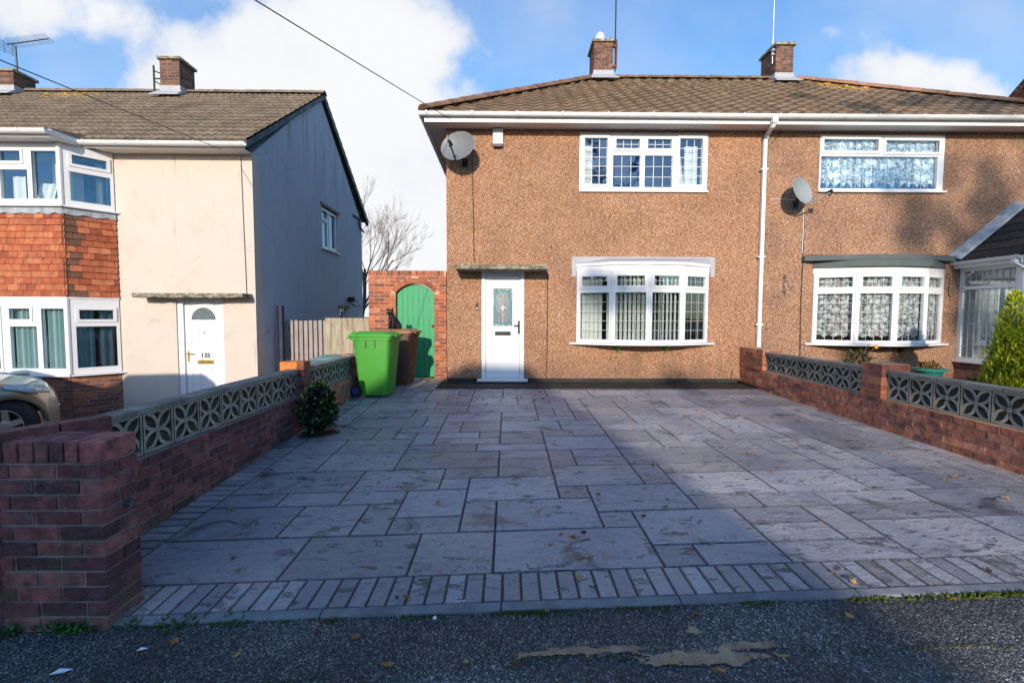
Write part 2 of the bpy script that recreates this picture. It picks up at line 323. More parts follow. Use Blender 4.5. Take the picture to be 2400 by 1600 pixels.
    for nm,a,b in (('greywood',(.22,.18,.16),(.42,.36,.33)),('panelwood',(.20,.165,.11),(.47,.41,.30)),('darkwood',(.03,.035,.05),(.06,.07,.1))):
        g=G(nm); p=g.pos(); f=g.noise(g.map(p,(14,14,1.0)),2.5,6,.65); c=g.ramp(f,[(.3,a),(.7,b)]); c=g.mix(g.mr(g.noise(p,5,5),.55,.75,0,.4),c,(.12,.13,.06)); MT[nm]=g.set(c,.9,.15,g.bump(f,.4,.006))
    # plastics
    def plastic(nm,col,dirt,rough=.4):
        g=G(nm); p=g.obj(); f=g.noise(p,4,5); c=g.mix(g.mr(f,.52,.8,0,.45),col,dirt); c=g.mix(g.mr(g.noise(p,60,3),.6,.75,0,.25),c,tuple(x*.5 for x in col)); MT[nm]=g.set(c,g.ramp(f,[(.3,rough),(.7,rough+.25)]),.45,g.bump(g.noise(p,90,2),.08,.005))
    plastic('bingreen',(.05,.27,.025),(.15,.31,.10)); plastic('binlid',(.06,.34,.03),(.22,.36,.14)); plastic('binbrown',(.10,.04,.022),(.17,.09,.06)); plastic('binbrownlid',(.36,.15,.075),(.42,.28,.18))
    plastic('bingrey',(.24,.25,.27),(.3,.3,.3)); plastic('binteal',(.12,.26,.24),(.3,.36,.33)); plastic('potteal',(.03,.25,.2),(.12,.3,.25)); plastic('potdark',(.03,.035,.05),(.08,.08,.08)); plastic('black',(.012,.012,.013),(.03,.03,.03)); plastic('rubber',(.014,.014,.015),(.04,.035,.03),.7)
    plastic('dish',(.16,.165,.17),(.24,.24,.23),.42); plastic('dish2',(.27,.29,.29),(.34,.33,.3),.45); plastic('bluehub',(.03,.05,.25),(.05,.06,.2)); plastic('greenpaint',(.10,.28,.03),(.14,.25,.08)); plastic('brownpaint',(.06,.022,.016),(.09,.05,.04)); plastic('slate',(.085,.105,.105),(.13,.14,.13),.65)
    plastic('alarm',(.62,.62,.62),(.5,.5,.48)); plastic('signwhite',(.78,.78,.78),(.7,.7,.7)); plastic('signblue',(.02,.08,.35),(.02,.08,.35)); plastic('greystrip',(.38,.39,.41),(.28,.28,.28),.7)
    MT['steel']=simple('galvanised_steel',(.42,.42,.43),.4,.3,10,.5,.8); MT['rust']=simple('rusty_steel',(.20,.07,.03),.8,.5,14,.3,.2); MT['iron']=simple('wrought_iron',(.14,.14,.15),.5,.3,10,.5,.5); MT['darkmetal']=simple('dark_metal',(.03,.03,.035),.45,.3,10,.5,.5)
    MT['brass']=simple('brass',(.62,.40,.06),.35,.2,10,.5,.85); MT['chrome']=simple('cowl_metal',(.75,.75,.74),.4,.25,8,.5,.3); MT['alloy']=simple('alloy_wheel',(.5,.45,.37),.35,.2,8,.5,.7)
    g=G('champagne_car_paint'); g.set((.36,.31,.24),.28,.5,None,.55); g.b.inputs['Coat Weight'].default_value=.6; MT['carpaint']=g.m
    MT['lamp']=simple('headlamp_lens',(.45,.52,.55),.08,.1,6,.8); g=G('wall_brick'); b=g.n('ShaderNodeTexBrick'); mp=g.n('ShaderNodeMapping'); g.put(mp.inputs['Vector'],g.pos()); mp.inputs['Rotation'].default_value=(R(90),0,R(90)); g.put(b.inputs['Vector'],mp.outputs[0]); b.inputs['Scale'].default_value=4.4; b.inputs['Color1'].default_value=(.36,.09,.05,1); b.inputs['Color2'].default_value=(.26,.07,.05,1); b.inputs['Mortar'].default_value=(.3,.2,.15,1); MT['gatebrick']=g.set(b.outputs[0],.85,.2)
    MT['white_van']=simple('van_paint',(.7,.7,.7),.3,.05)
    # cloth
    def cloth(nm,a,b,sc=(30,30,1)):
        g=G(nm); f=g.noise(g.map(g.pos(),sc),1,3); c=g.mix(f,a,b); g.set(c,.9,.1); MT[nm]=g.m
    cloth('curtain_white',(.55,.55,.53),(.8,.8,.78)); cloth('curtain_teal',(.26,.40,.42),(.42,.54,.54)); cloth('blind',(.72,.72,.66),(.82,.82,.76)); cloth('curtain_red',(.16,.02,.05),(.24,.05,.08)); cloth('cushion',(.03,.2,.3),(.05,.3,.4))
    for nm,c1 in (('lace_blue',(.85,.95,1.0)),('lace_white',(.68,.68,.68))):
        g=G(nm); p=g.pos(); q=g.map(p,(1,.2,1)); d1=g.voro(q,6.5 if nm=='lace_blue' else 9,'F1','Distance'); d2=g.noise(q,24,4,.6); pat=g.ma('MAXIMUM',g.mr(d1,.46,.30),g.mr(d2,.50,.60)); st=g.noise(g.map(p,(9,9,.4)),1,3)
        tr=g.n('ShaderNodeBsdfTransparent'); g.set(c1,.9,.1); f=g.ma('MULTIPLY_ADD',pat,.66,.30); f=g.ma('ADD',f,g.ma('MULTIPLY',g.ma('SUBTRACT',st,.5),.8),None,True)
        mx=g.n('ShaderNodeMixShader'); g.put(mx.inputs[0],f); g.put(mx.inputs[1],tr.outputs[0]); g.put(mx.inputs[2],g.b.outputs[0]); g.put(g.out.inputs[0],mx.outputs[0]); MT[nm]=g.m
    MT['room']=simple('room_wall',(.045,.05,.06),.9,.4,1); MT['porchroom']=simple('porch_wall',(.5,.52,.52),.9,.2,1); MT['skyroom']=simple('bedroom_sky_reflection',(.08,.34,.62),.9,.3,1)  # upper room blue stands in for sky reflected in the panes
    g=G('obscure_glass'); p=g.pos(); f=g.noise(p,60,4,.7); c=g.ramp(f,[(.3,(.012,.016,.02)),(.55,(.09,.12,.13)),(.75,(.40,.44,.45))]); g.set(c,.12,.7,g.bump(f,.6,.01)); MT['obscure']=g.m
    MT['turq']=simple('turquoise_glass',(.02,.30,.38),.15,.2,10,.6)
    MT['hub']=simple('bevel_glass',(.6,.62,.62),.1,.1,10,.7)
    MT['ink']=simple('number_black',(.02,.02,.02),.4,.1)
    # plants
    def leafm(nm,rough=.5,tr=.25):
        g=G(nm); c=g.col(); g.set(c,rough,.4); 
        t=g.n('ShaderNodeBsdfTranslucent'); g.put(t.inputs[0],g.mix(1,c,(1.2,1.3,.6),'MULTIPLY')); mx=g.n('ShaderNodeMixShader'); mx.inputs[0].default_value=tr; g.put(mx.inputs[1],g.b.outputs[0]); g.put(mx.inputs[2],t.outputs[0]); g.put(g.out.inputs[0],mx.outputs[0]); MT[nm]=g.m
    leafm('leaf_gloss',.28,.12); leafm('leaf',.6,.3); leafm('deadleaf',.8,.15); leafm('moss',.95,.1)
    MT['bark']=simple('bark',(.12,.095,.07),.9,.5,12,.1,0,.6,40); MT['twig']=simple('pale_bark',(.16,.125,.095),.9,.4,12,.1)
    g=G('cat_fur'); p=g.obj(); f=g.noise(p,38,5,.6); c=g.ramp(f,[(.45,(.010,.008,.008)),(.60,(.022,.014,.011)),(.72,(.13,.065,.035))]); MT['cat']=g.set(c,.55,.3,g.bump(g.noise(p,220,3),.5,.004))
    MT['eye']=simple('cat_eye',(.45,.5,.2),.1,.1)
mk()
# ================================================================ ground
def gd(x, y):
    t = min(1.15, max(0, (4.4-x)/7.05)); return -.045*t*max(0.0, 8.0-y)
def gp(x): return -.0367*(4.4-max(-14,min(9,x)))-.02
def ga(x): return -.48-.055*min(6,max(0,-5-x))
def ubox(mb, x0,x1,y0,y1,top, dep, col=None, n=1):
    mb.hexa([(x0,y0,top(x0,y0)-dep),(x1,y0,top(x1,y0)-dep),(x1,y1,top(x1,y1)-dep),(x0,y1,top(x0,y1)-dep),
             (x0,y0,top(x0,y0)),(x1,y0,top(x1,y0)),(x1,y1,top(x1,y1)),(x0,y1,top(x0,y1))], col)
def sheet(name, xs, ys, zf, mat, kind='structure'):
    mb=MB(); mb.grid([[(x,y,zf(x,y)) for x in xs] for y in ys]); return tag(mb.build(name, mat), kind=kind)
fr=lambda a,b,n:[a+(b-a)*i/n for i in range(n+1)]
sheet('ground', [-900,-200,-60,-20,20,60,200,900], [-900,-200,-60,-20,10,30,60,200,900], lambda x,y:-1.3 if abs(x)<100 and abs(y)<100 else -1.3, MT['field'])
sheet('pavement', [-60,-14]+fr(-12,9,42)+[60], [-60,-8,0]+fr(.4,2.2,8)[:-1]+[2.22], lambda x,y: gp(x)-max(0,1.2-y)*.02, MT['asphalt'])
mb=MB(); rows=[]
xs=fr(-6,9,150)
rows=[[(x,2.22,gp(x)+.004) for x in xs],[(x,2.0,gp(x)+.004) for x in xs],[(x,1.86+.035*math.sin(x*1.7)+.02*math.sin(x*7.1),gp(x)+.004) for x in xs],[(x,1.85+.035*math.sin(x*1.7)+.02*math.sin(x*7.1),gp(x)-.003) for x in xs]]
mb.grid(rows); tag(mb.build('pavement_strip', MT['asphalt2']), kind='structure')
sheet('neighbour_drive', fr(-16,-2.7,20), [2.3,9.1], lambda x,y: ga(x), MT['paving'])
sheet('side_path', [-5.2,-2.6], [8.9,22], lambda x,y: -.49, MT['paving'])
sheet('back_garden', [-5,0,30,60], [9.9,30,60], lambda x,y: -.3, MT['field'])
sheet('front_garden', fr(4.5,16,10), [2.2,9.1], lambda x,y: .06, MT['soil'])
# driveway of imprinted concrete slabs
XL, XR_ = -2.55, 4.62
D=MB()
def slab(x0,x1,y0,y1,c, g=.0035):
    zf = gd
    b=.007
    o=[(x0+g,y0+g),(x1-g,y0+g),(x1-g,y1-g),(x0+g,y1-g)]; i=[(x0+b+g,y0+b+g),(x1-b-g,y0+b+g),(x1-b-g,y1-b-g),(x0+b+g,y1-b-g)]
    j=lambda: random.uniform(-.003,.003)
    vs=[(x,y,zf(x,y)-.014) for x,y in o]+[(x,y,zf(x,y)-.004) for x,y in o]+[(x,y,zf(x,y)+j()) for x,y in i]
    D.add(vs,[(8,9,10,11)],c); dk=tuple(t*.42 for t in c); D.add(vs,[(4+k,4+(k+1)%4,8+(k+1)%4,8+k) for k in range(4)]+[(k,(k+1)%4,4+(k+1)%4,4+k) for k in range(4)],dk)
def scol():
    v=random.uniform(.74,1.2); w=random.uniform(-.012,.012); return (.375*v+w,.372*v,.395*v-w)
def pack(x0,x1,y0,y1,u=.3,rs=1):
    rn=random.Random(rs); nx=round((x1-x0)/u); ny=round((y1-y0)/u); ux=(x1-x0)/nx; uy=(y1-y0)/ny
    occ=[[0]*nx for _ in range(ny)]
    for j in range(ny):
        for i in range(nx):
            if occ[j][i]: continue
            ok=[]
            for w,h,k in ((2,1,5),(3,2,5),(2,2,3),(3,1,3),(1,1,1),(1,2,2),(4,2,2)):
                if i+w>nx or j+h>ny: continue
                if any(occ[j+b][i+a] for a in range(w) for b in range(h)): continue
                ok += [(w,h)]*k
            w,h=rn.choice(ok)
            for a in range(w):
                for b in range(h): occ[j+b][i+a]=1
            slab(x0+i*ux,x0+(i+w)*ux,y0+j*uy,y0+(j+h)*uy,scol())
YB=8.16
pack(XL+.24, XR_, 2.53, YB-.1, .245, 5)
n=int((XR_-XL)/.1)
for i in range(n):
    a=XL+.45*0+ (XR_-XL)*i/n; slab(a, a+(XR_-XL)/n, 2.275, 2.53, scol(), .0024)
n=int((YB-2.53)/.1)
for i in range(n):
    a=2.53+(YB-2.53)*i/n; slab(XL, XL+.24, a, a+(YB-2.53)/n, scol(), .0035)
n=int((XR_-XL-.24)/.2)
for i in range(n):
    a=XL+.24+(XR_-XL-.24)*i/n; slab(a, a+(XR_-XL-.24)/n, YB-.1, YB, scol())
pack(XL, -1.3, YB, 9.62, .3, 9)
D2=D; tag(D.build('driveway', MT['drive']), kind='structure')
mb=MB(); mb.grid([[(x,y,gd(x,y)-.0125) for x in fr(-2.62,XR_+.05,24)] for y in fr(2.26,9.64,24)]); tag(mb.build('driveway_base', MT['groove']), kind='structure')
# kerb edging in lengths
mb=MB(); x=-2.08; k=0
while x<9:
    x2=x+(.22 if k==0 else .915); 
    if k==0: x2=-1.86
    a=lambda X: gd(X,2.27)+.004
    mb.hexa([(x+.003,2.215,gp(x)-.1),(x2-.003,2.215,gp(x2)-.1),(x2-.003,2.272,gp(x2)-.1),(x+.003,2.272,gp(x)-.1),
             (x+.003,2.22,a(x)-.008),(x2-.003,2.22,a(x2)-.008),(x2-.003,2.272,a(x2)),(x+.003,2.272,a(x))])
    x=x2; k+=1
tag(mb.build('kerb', MT['kerb'], bevel=.008), kind='structure')
# sandy mortar patch worn into the pavement
rn=random.Random(3)
def blob(mb, cx, cy, rx_, ry_, n=120, wob=.42):
    ph=[rn.uniform(0,6.3) for _ in range(5)]; pts=[]
    for i in range(n):
        a=6.28319*i/n; w=1+wob*(.5*math.sin(3*a+ph[0])+.4*math.sin(5*a+ph[1])+.35*math.sin(9*a+ph[2])+.3*math.sin(14*a+ph[3])+.25*math.sin(19*a+ph[4])+.22*math.sin(31*a+ph[0]*2)+rn.uniform(-.18,.18))
        x=cx+rx_*w*math.cos(a); y=cy+ry_*w*math.sin(a); pts.append((x,y,gp(x)+.009))
    mb.poly(pts)
mb=MB(); mb.grid([[(x,y,gp(x)+.008) for x in fr(-.2,1.6,18)] for y in fr(1.7,2.19,6)])
tag(mb.build('cement_patch', MT['cement']), 'patch of sandy worn cement spread over the dark tarmac in front of the kerb', 'cement patch')
# black plinth strip along the house
mb=MB(); mb.hexa([(-1.3,YB,-.05),(4.9,YB,-.05),(4.9,8.9,-.05),(-1.3,8.9,-.05),(-1.3,YB+.03,.012),(4.9,YB+.03,.012),(4.9,8.9,.03),(-1.3,8.9,.03)]); tag(mb.build('path', MT['plinth']), kind='structure')
# ================================================================ brickwork
PAL={'old':[(.155,.05,.05),(.19,.06,.055),(.115,.04,.045),(.22,.08,.07),(.085,.035,.04),(.17,.065,.06)],
     'red':[(.40,.135,.075),(.34,.11,.065),(.46,.17,.09),(.30,.10,.07),(.42,.16,.10),(.27,.10,.075)],
     'gate':[(.42,.125,.065),(.34,.10,.055),(.28,.095,.065),(.46,.15,.07),(.23,.09,.07),(.40,.15,.09)],
     'dark':[(.26,.10,.065),(.20,.085,.065),(.33,.12,.07),(.16,.075,.065),(.29,.13,.09)],
     'chim':[(.19,.095,.065),(.15,.075,.055),(.23,.12,.08),(.12,.065,.05)]}
def brick(mb, x0,x1,y0,y1,z0,z1, pal):
    c=random.choice(PAL[pal]); k=random.uniform(.8,1.18); j=lambda: random.uniform(-.0016,.0016)
    if x1-x0<.02: return
    mb.box(x0+j(),x1+j(),y0+j()*1.6,y1+j(),z0+j(),z1+j(), tuple(v*k for v in c))
def course_z(z0, top):
    n=max(1,round((top-z0)/.075)); h=(top-z0)/n; return [(z0+i*h, z0+(i+1)*h-.01) for i in range(n)]
def bricks(mb, x0,x1,y0,y1,z0,z1,pal, clip=None, L=.225, split=False, zj=.01):
    for ci,(a,b) in enumerate(course_z(z0,z1)):
        x=x0-(L/2 if ci%2 else 0)-(.0)
        while x<x1-.005:
            s,e=max(x,x0),min(x+L-zj,x1); x+=L
            if e-s<.025: continue
            segs=[(s,e)]
            if clip:
                lo,hi=clip((a+b)/2)
                if hi>lo: segs=[(p,q) for p,q in ((s,min(e,lo)),(max(s,hi),e)) if q-p>.012]
            for p,q in segs:
                if split: 
                    my=(y0+y1)/2; brick(mb,p,q,y0,my-.005,a,b,pal); brick(mb,p,q,my+.005,y1,a,b,pal)
                else: brick(mb,p,q,y0,y1,a,b,pal)
def ringbricks(mb, x0,x1,y0,y1,z0,z1,pal, t=.1025):
    g=.01
    def run(a,b,f):
        n=max(1,round((b-a)/.225)); h=(b-a+g)/n
        for i in range(n): f(a+i*h, a+(i+1)*h-g)
    for ci,(a,b) in enumerate(course_z(z0,z1)):
        if ci%2==0:
            run(x0,x1-t-g,lambda p,q:brick(mb,p,q,y0,y0+t,a,b,pal)); run(y0,y1-t-g,lambda p,q:brick(mb,x1-t,x1,p,q,a,b,pal))
            run(x0+t+g,x1,lambda p,q:brick(mb,p,q,y1-t,y1,a,b,pal)); run(y0+t+g,y1,lambda p,q:brick(mb,x0,x0+t,p,q,a,b,pal))
        else:
            run(x0+t+g,x1,lambda p,q:brick(mb,p,q,y0,y0+t,a,b,pal)); run(y0+t+g,y1,lambda p,q:brick(mb,x1-t,x1,p,q,a,b,pal))
            run(x0,x1-t-g,lambda p,q:brick(mb,p,q,y1-t,y1,a,b,pal)); run(y0,y1-t-g,lambda p,q:brick(mb,x0,x0+t,p,q,a,b,pal))
def core(x0,x1,y0,y1,z0,z1,e=.006,M=None):
    mb=MB(); mb.M=M; mb.box(x0+e,x1-e,y0+e,y1-e,z0,z1-e*.5); return mb
# pierced screen block, 290 mm square, local x along wall, y depth, z up
def block_mb():
    b=MB(); s=.29; d0,d1=.0,.09
    b.plate(0,s,0,s,[(.017,s-.017,.017,s-.017)],d0,d1)
    c=s/2; n=8
    for sx,sz in ((0,0),(s,0),(s,s),(0,s)):
        cx,cz=sx+(c-sx)*.06,sz+(c-sz)*.06
        for sg in (1,-1):
            pts=[]
            for i in range(n+1):
                t=i/n; px=c+(cx-c)*t; pz=c+(cz-c)*t; k=sg*.047*math.sin(math.pi*t)**.85
                dx,dz=(cx-c),(cz-c); l=math.hypot(dx,dz); pts.append((px-dz/l*k,pz+dx/l*k))
            for i in range(n):
                (a,e),(f,h)=pts[i],pts[i+1]; l=math.hypot(f-a,h-e); nx,nz=-(h-e)/l*.0135,(f-a)/l*.0135; q=.010; r=.082
                b.hexa([(a-nx,q,e-nz),(f-nx,q,h-nz),(f-nx,r,h-nz),(a-nx,r,e-nz),(a+nx,q,e+nz),(f+nx,q,h+nz),(f+nx,r,h+nz),(a+nx,r,e+nz)])
    b.box(c-.02,c+.02,.008,.084,c-.02,c+.02)
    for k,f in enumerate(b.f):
        p=[b.v[i] for i in f]; nn=(p[1]-p[0]).cross(p[2]-p[1]).normalized(); b.c[k]=(1,1,1) if abs(nn.y)>.9 and sum(q.y for q in p)/len(p)<.03 else (.30,.275,.235)  # recess and side faces darkened in the colour as painted shade
    return b
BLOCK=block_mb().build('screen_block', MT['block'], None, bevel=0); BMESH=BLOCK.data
bpy.data.objects.remove(BLOCK)
def place_blocks(wall, M, n, x0, z0, depth):
    for k in range(n):
        o=bpy.data.objects.new('screen_block',BMESH); COL.objects.link(o); o.parent=wall
        o.matrix_local=Matrix.Translation(-wloc(wall)) @ M @ Matrix.Translation((x0+.3*k+.005,depth,z0))
def copings(wall, M, x0, x1, z, y0, y1, n):
    for k in range(n):
        a=x0+(x1-x0)*k/n; b=x0+(x1-x0)*(k+1)/n; mb=MB(); mb.M=M; t=random.uniform(-.003,.003)
        mb.box(a+.003,b-.003,y0,y1,z,z+.042+t); mb.build('coping', MT['coping'], wall, bevel=.006)
# ---- left garden wall
Yp=atx(712,880,-2.53).y                       # front of the middle pier
ML=frameM((-2.55,0,0),(0,1,0),(-1,0,0))
w=thing('garden_wall','long brick wall with pierced concrete blocks on the left of the driveway, orange capped pier midway','wall',(-2.66,Yp,-.1))
Y1=Yp; Y0=Y1-9*.3; Y2=Yp+.215; Y3=Y2+6*.3
mb=MB(); mb.M=ML; bricks(mb,2.42,Y1,0,.215,-.735,.315,'old'); bricks(mb,Y2,Y3+.02,0,.215,-.735,.31,'red'); mb.build('brickwork',MT['oldbrick'],w)
core(2.42,Y3+.02,0,.215,-.75,.313,.006,ML).build('mortar_bed',MT['darkmortar'],w)
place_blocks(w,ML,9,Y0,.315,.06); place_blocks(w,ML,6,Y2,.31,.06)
copings(w,ML,Y0-.02,Y1,.606,.03,.18,4); copings(w,ML,Y2,Y3,.602,.03,.18,3)
mb=MB(); ringbricks(mb,-2.84,-2.525,Yp,Y2,-.735,.615,'old'); pr=mb.build('pier',MT['oldbrick'],w); 
mb=MB(); mb.box(-2.83,-2.535,Yp+.006,Y2-.006,-.75,.61); mb.build('mortar_bed',MT['darkmortar'],pr)
mb=MB(); mb.box(-2.83,-2.615,Yp+.005,Y2-.01,.625,.735,(.62,.2,.05)); mb.box(-2.61,-2.53,Yp+.005,Y2-.01,.625,.735,(.30,.10,.05)); o=mb.build('cap_brick',MT['brick'],w,bevel=.006); o['label']='orange brick cap on the middle pier'
mb=MB(); ringbricks(mb,-2.8,-2.545,Y3+.02,Y3+.24,-.735,.66,'red'); mb.build('pier',MT['oldbrick'],w)
mb=MB(); mb.box(-2.79,-2.555,Y3+.026,Y3+.234,-.75,.655); mb.build('mortar_bed',MT['darkmortar'],w)
# ---- front boundary wall / pier in the left foreground
Xc=at(244,1250,2.2).x; FZ=-.265; TOP=.59
w=thing('brick_pier_wall','dark red brick wall end with brick on edge top in the left foreground beside the kerb','wall',(Xc-.4,2.3,-.3))
mb=MB()
for ci,(a,b) in enumerate(course_z(FZ-.15,TOP)):
    x=Xc
    if ci%2: brick(mb,Xc-.1025,Xc,2.2,2.415,a,b,'old'); x=Xc-.1125
    while x>-2.62:
        L=.215 if random.random()<.93 else .1025
        brick(mb,x-L,x,2.2,2.3025,a,b,'old'); brick(mb,x-L,x,2.3125,2.415,a,b,'old'); x-=L+.01
mb.build('brickwork',MT['oldbrick'],w,bevel=.004)
mb=MB(); mb.box(-2.66,Xc-.007,2.207,2.408,FZ-.2,TOP-.003); mb.build('mortar_bed',MT['darkmortar'],w)
mb=MB(); mb.box(Xc-.105,Xc,2.2,2.415,TOP,TOP+.1025,(.30,.10,.085)); mb.box(Xc-.175,Xc-.113,2.2,2.415,TOP,TOP+.1025,(.28,.09,.075)); x=Xc-.183
while x>-2.64: 
    k=random.uniform(.7,1.2); mb.box(x-.065,x,2.2+random.uniform(-.003,.003),2.415,TOP+random.uniform(-.002,.002),TOP+.1025+random.uniform(-.004,.003),tuple(v*k for v in random.choice(PAL['old']))); x-=.074
mb.build('top_course',MT['oldbrick'],w,bevel=.005)
mb=MB(); mb.tube([(Xc-.004,2.335,.335),(Xc+.03,2.335,.335)],.018,10); mb.tube([(Xc+.006,2.335,.335),(Xc+.022,2.345,.36),(Xc+.024,2.36,.35)],.008,8); mb.build('hinge_pin',MT['iron'],w)
w=thing('brick_wall','second weathered brick wall with raised top just behind the left foreground pier','wall',(-2.45,2.5,-.4))
e0=atz(243,969,.735); e1=atz(0,1005,.735); M2w=frameM((e0.x,e0.y,0),(e1.x-e0.x,e1.y-e0.y,0)); M2w[0][1]*=1; LW=(e1-e0).length+.12
mb=MB(); mb.M=M2w; bricks(mb,0,LW,0,.1025,-.75,.62,'old'); mb.build('brickwork',MT['oldbrick'],w)
mb=MB(); mb.M=M2w; mb.box(.006,LW,.006,.096,-.8,.617); mb.build('mortar_bed',MT['darkmortar'],w)
mb=MB(); mb.M=M2w; x=0
while x<LW:
    k=random.uniform(.7,1.25); mb.box(x,x+.215,0,.1025,.63,.735+random.uniform(-.003,.003),tuple(v*k for v in random.choice(PAL['old']))); x+=.225
mb.build('top_course',MT['oldbrick'],w,bevel=.005)
# ---- right garden wall
SK=.047; MR=frameM((4.40-SK*5.4,0,0),(SK,1,0),V((1,-SK,0)).normalized())
w=thing('garden_wall','red brick wall with pierced concrete blocks and two piers on the right of the driveway','wall',(4.5,5.5,0))
Ya=atx(2067,930,4.40).y; Yb=Ya+.33; Yc=Yb+8*.3; Yd=8.868
mb=MB(); mb.M=MR; bricks(mb,1.9,Yd,0,.215,-.3,.36,'red'); mb.build('brickwork',MT['oldbrick'],w)
core(1.9,Yd,0,.215,-.35,.357,.006,MR).build('mortar_bed',MT['orangemortar'],w)
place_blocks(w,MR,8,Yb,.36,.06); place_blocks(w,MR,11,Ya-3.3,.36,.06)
copings(w,MR,Yb,Yc,.651,.03,.18,4); copings(w,MR,Ya-3.3,Ya,.651,.03,.18,5)
Yd=8.868
for a,b,tp in ((Ya,Yb,.765),(Yc,Yd,.735)):
    mb=MB(); mb.M=MR; ringbricks(mb,a,b,-.015,.315,.364,tp,'red'); pr=mb.build('pier',MT['brick'],w)
    mb=MB(); mb.M=MR; mb.box(a+.006,b-.006,-.009,.309,.36,tp-.004); mb.build('mortar_bed',MT['orangemortar'],pr)
# ---- brick wall with arched gateway
YG=9.5; gx0=at(931,780,YG+.1).x; gx1=at(1018,780,YG).x; gc=(gx0+gx1)/2; ga_=(gx1-gx0)/2
zt=at(975,664,YG).z; zs=at(975,686,YG).z; hh=zt-zs; RR=(ga_**2+hh**2)/(2*hh); cz=zt-RR
wx0=at(864,700,YG).x; wz1=at(950,634,YG).z
w=thing('gateway_wall','tall red brick wall with an arched gateway, between the two houses','wall',(gc-.2,YG+.1,0))
def gclip(z):
    if z<zs-.04: return gc-ga_,gc+ga_
    q=(RR+.115)**2-(z-cz)**2
    if q<=0: return 0,0
    hw=min(math.sqrt(q),ga_+.1); return gc-hw,gc+hw
mb=MB(); bricks(mb,wx0,-1.275,YG,YG+.215,-.11,wz1-.11,'gate',gclip)
x=wx0
while x<-1.33: brick(mb,x,x+.065,YG,YG+.215,wz1-.107,wz1,'gate'); x+=.0745
mb.build('brickwork',MT['brick'],w)
mb=MB(); nv=17; a0=math.asin(min(.999,ga_/RR))
for i in range(nv):
    a=-a0+2*a0*(i+.04)/nv; b=-a0+2*a0*(i+.94)/nv; k=random.uniform(.75,1.15); c=tuple(v*k for v in random.choice(PAL['gate']))
    P=lambda r,t,y:(gc+r*math.sin(t),y,cz+r*math.cos(t)); r1,r2=RR,RR+.108
    mb.hexa([P(r1,a,YG-.004),P(r1,b,YG-.004),P(r1,b,YG+.219),P(r1,a,YG+.219),P(r2,a,YG-.004),P(r2,b,YG-.004),P(r2,b,YG+.219),P(r2,a,YG+.219)],c)
mb.build('arch',MT['brick'],w)
mb=MB()
zz=fr(-.11,wz1-.003,60)
for i in range(60):
    lo,hi=(gc-ga_,gc+ga_) if zz[i]<zs else ((gc-math.sqrt(max(0,RR**2-(zz[i]-cz)**2)),gc+math.sqrt(max(0,RR**2-(zz[i]-cz)**2))) if zz[i]<zt else (0,0))
    if hi>lo: mb.box(wx0+.006,lo-.004,YG+.006,YG+.209,zz[i],zz[i+1]); mb.box(hi+.004,-1.281,YG+.006,YG+.209,zz[i],zz[i+1])
    else: mb.box(wx0+.006,-1.281,YG+.006,YG+.209,zz[i],zz[i+1])
mb.build('mortar_bed',MT['orangemortar'],w)
g=thing('garden_gate','green painted arched plank gate in the brick gateway wall','gate',(gc,YG+.12,0))
mb=MB(); npl=7; pw=2*(ga_-.012)/npl
def gtop(x): 
    q=(RR-.015)**2-(x-gc)**2; return cz+math.sqrt(max(.001,q))
for i in range(npl):
    a=gc-ga_+.012+i*pw+.003; b=a+pw-.006
    pts=[(a,YG+.09,.03),(b,YG+.09,.03)]+[(b+(a-b)*t/5,YG+.09,gtop(b+(a-b)*t/5)) for t in range(6)]
    mb.prism(pts,(0,.025,0))
mb.build('planks',MT['gatepaint'],g)
for z in (.35,1.05,1.6): mb=MB(); mb.box(gc-ga_+.02,gc+ga_-.02,YG+.115,YG+.145,z,z+.1); mb.build('rail',MT['gatepaint'],g)
mb=MB(); lz=at(1013,764,YG).z; mb.box(gx1-.07,gx1-.01,YG+.075,YG+.09,lz-.03,lz+.03); mb.tube([(gx1-.03,YG+.07,lz+.02),(gx1-.035,YG+.05,lz),(gx1-.03,YG+.07,lz-.03)],.008,6); mb.build('latch',MT['rust'],g)
# ---- fences between the houses
YF=10.0
f=thing('picket_fence','grey weathered timber fence of upright pales with gaps beside the cream house','fence',(-4.6,YF,-.5))
fx0=at(668,800,YF).x; fx1=at(765,800,YF).x; ft=at(715,751,YF).z
mb=MB(); x=fx0
while x<fx1-.02:
    mb.box(x,x+.075,YF,YF+.02,-.5,ft+random.uniform(-.008,.008)); x+=.105
mb.build('pales',MT['greywood'],f)
for z in (-.1,.5,1.0): mb=MB(); mb.box(fx0-.1,fx1,YF+.022,YF+.06,z,z+.09); mb.build('rail',MT['darkwood'],f)
mb=MB(); px=at(659,770,9.75); pt=at(659,716,9.75).z; mb.box(px.x-.045,px.x+.045,9.7,9.8,-.5,pt); o=mb.build('post',MT['darkwood'],f); o['label']='taller dark fence post'
f=thing('panel_fence','pale mossy close boarded fence panel next to the brick gateway wall','fence',(-3.6,YF,-.5))
qx0=at(763,800,YF-.05).x; qx1=wx0+.05; qt=at(810,745,YF-.05).z
mb=MB(); x=qx0; k=0
while x<qx1: mb.box(x,min(x+.118,qx1),YF-.05+(.012 if k%2 else 0),YF-.02,-.5,qt); x+=.12; k+=1
mb.build('boards',MT['panelwood'],f)
for z in (-.1,.8): mb=MB(); mb.box(qx0-.02,qx1,YF-.016,YF+.01,z,z+.1); mb.build('rail',MT['panelwood'],f)
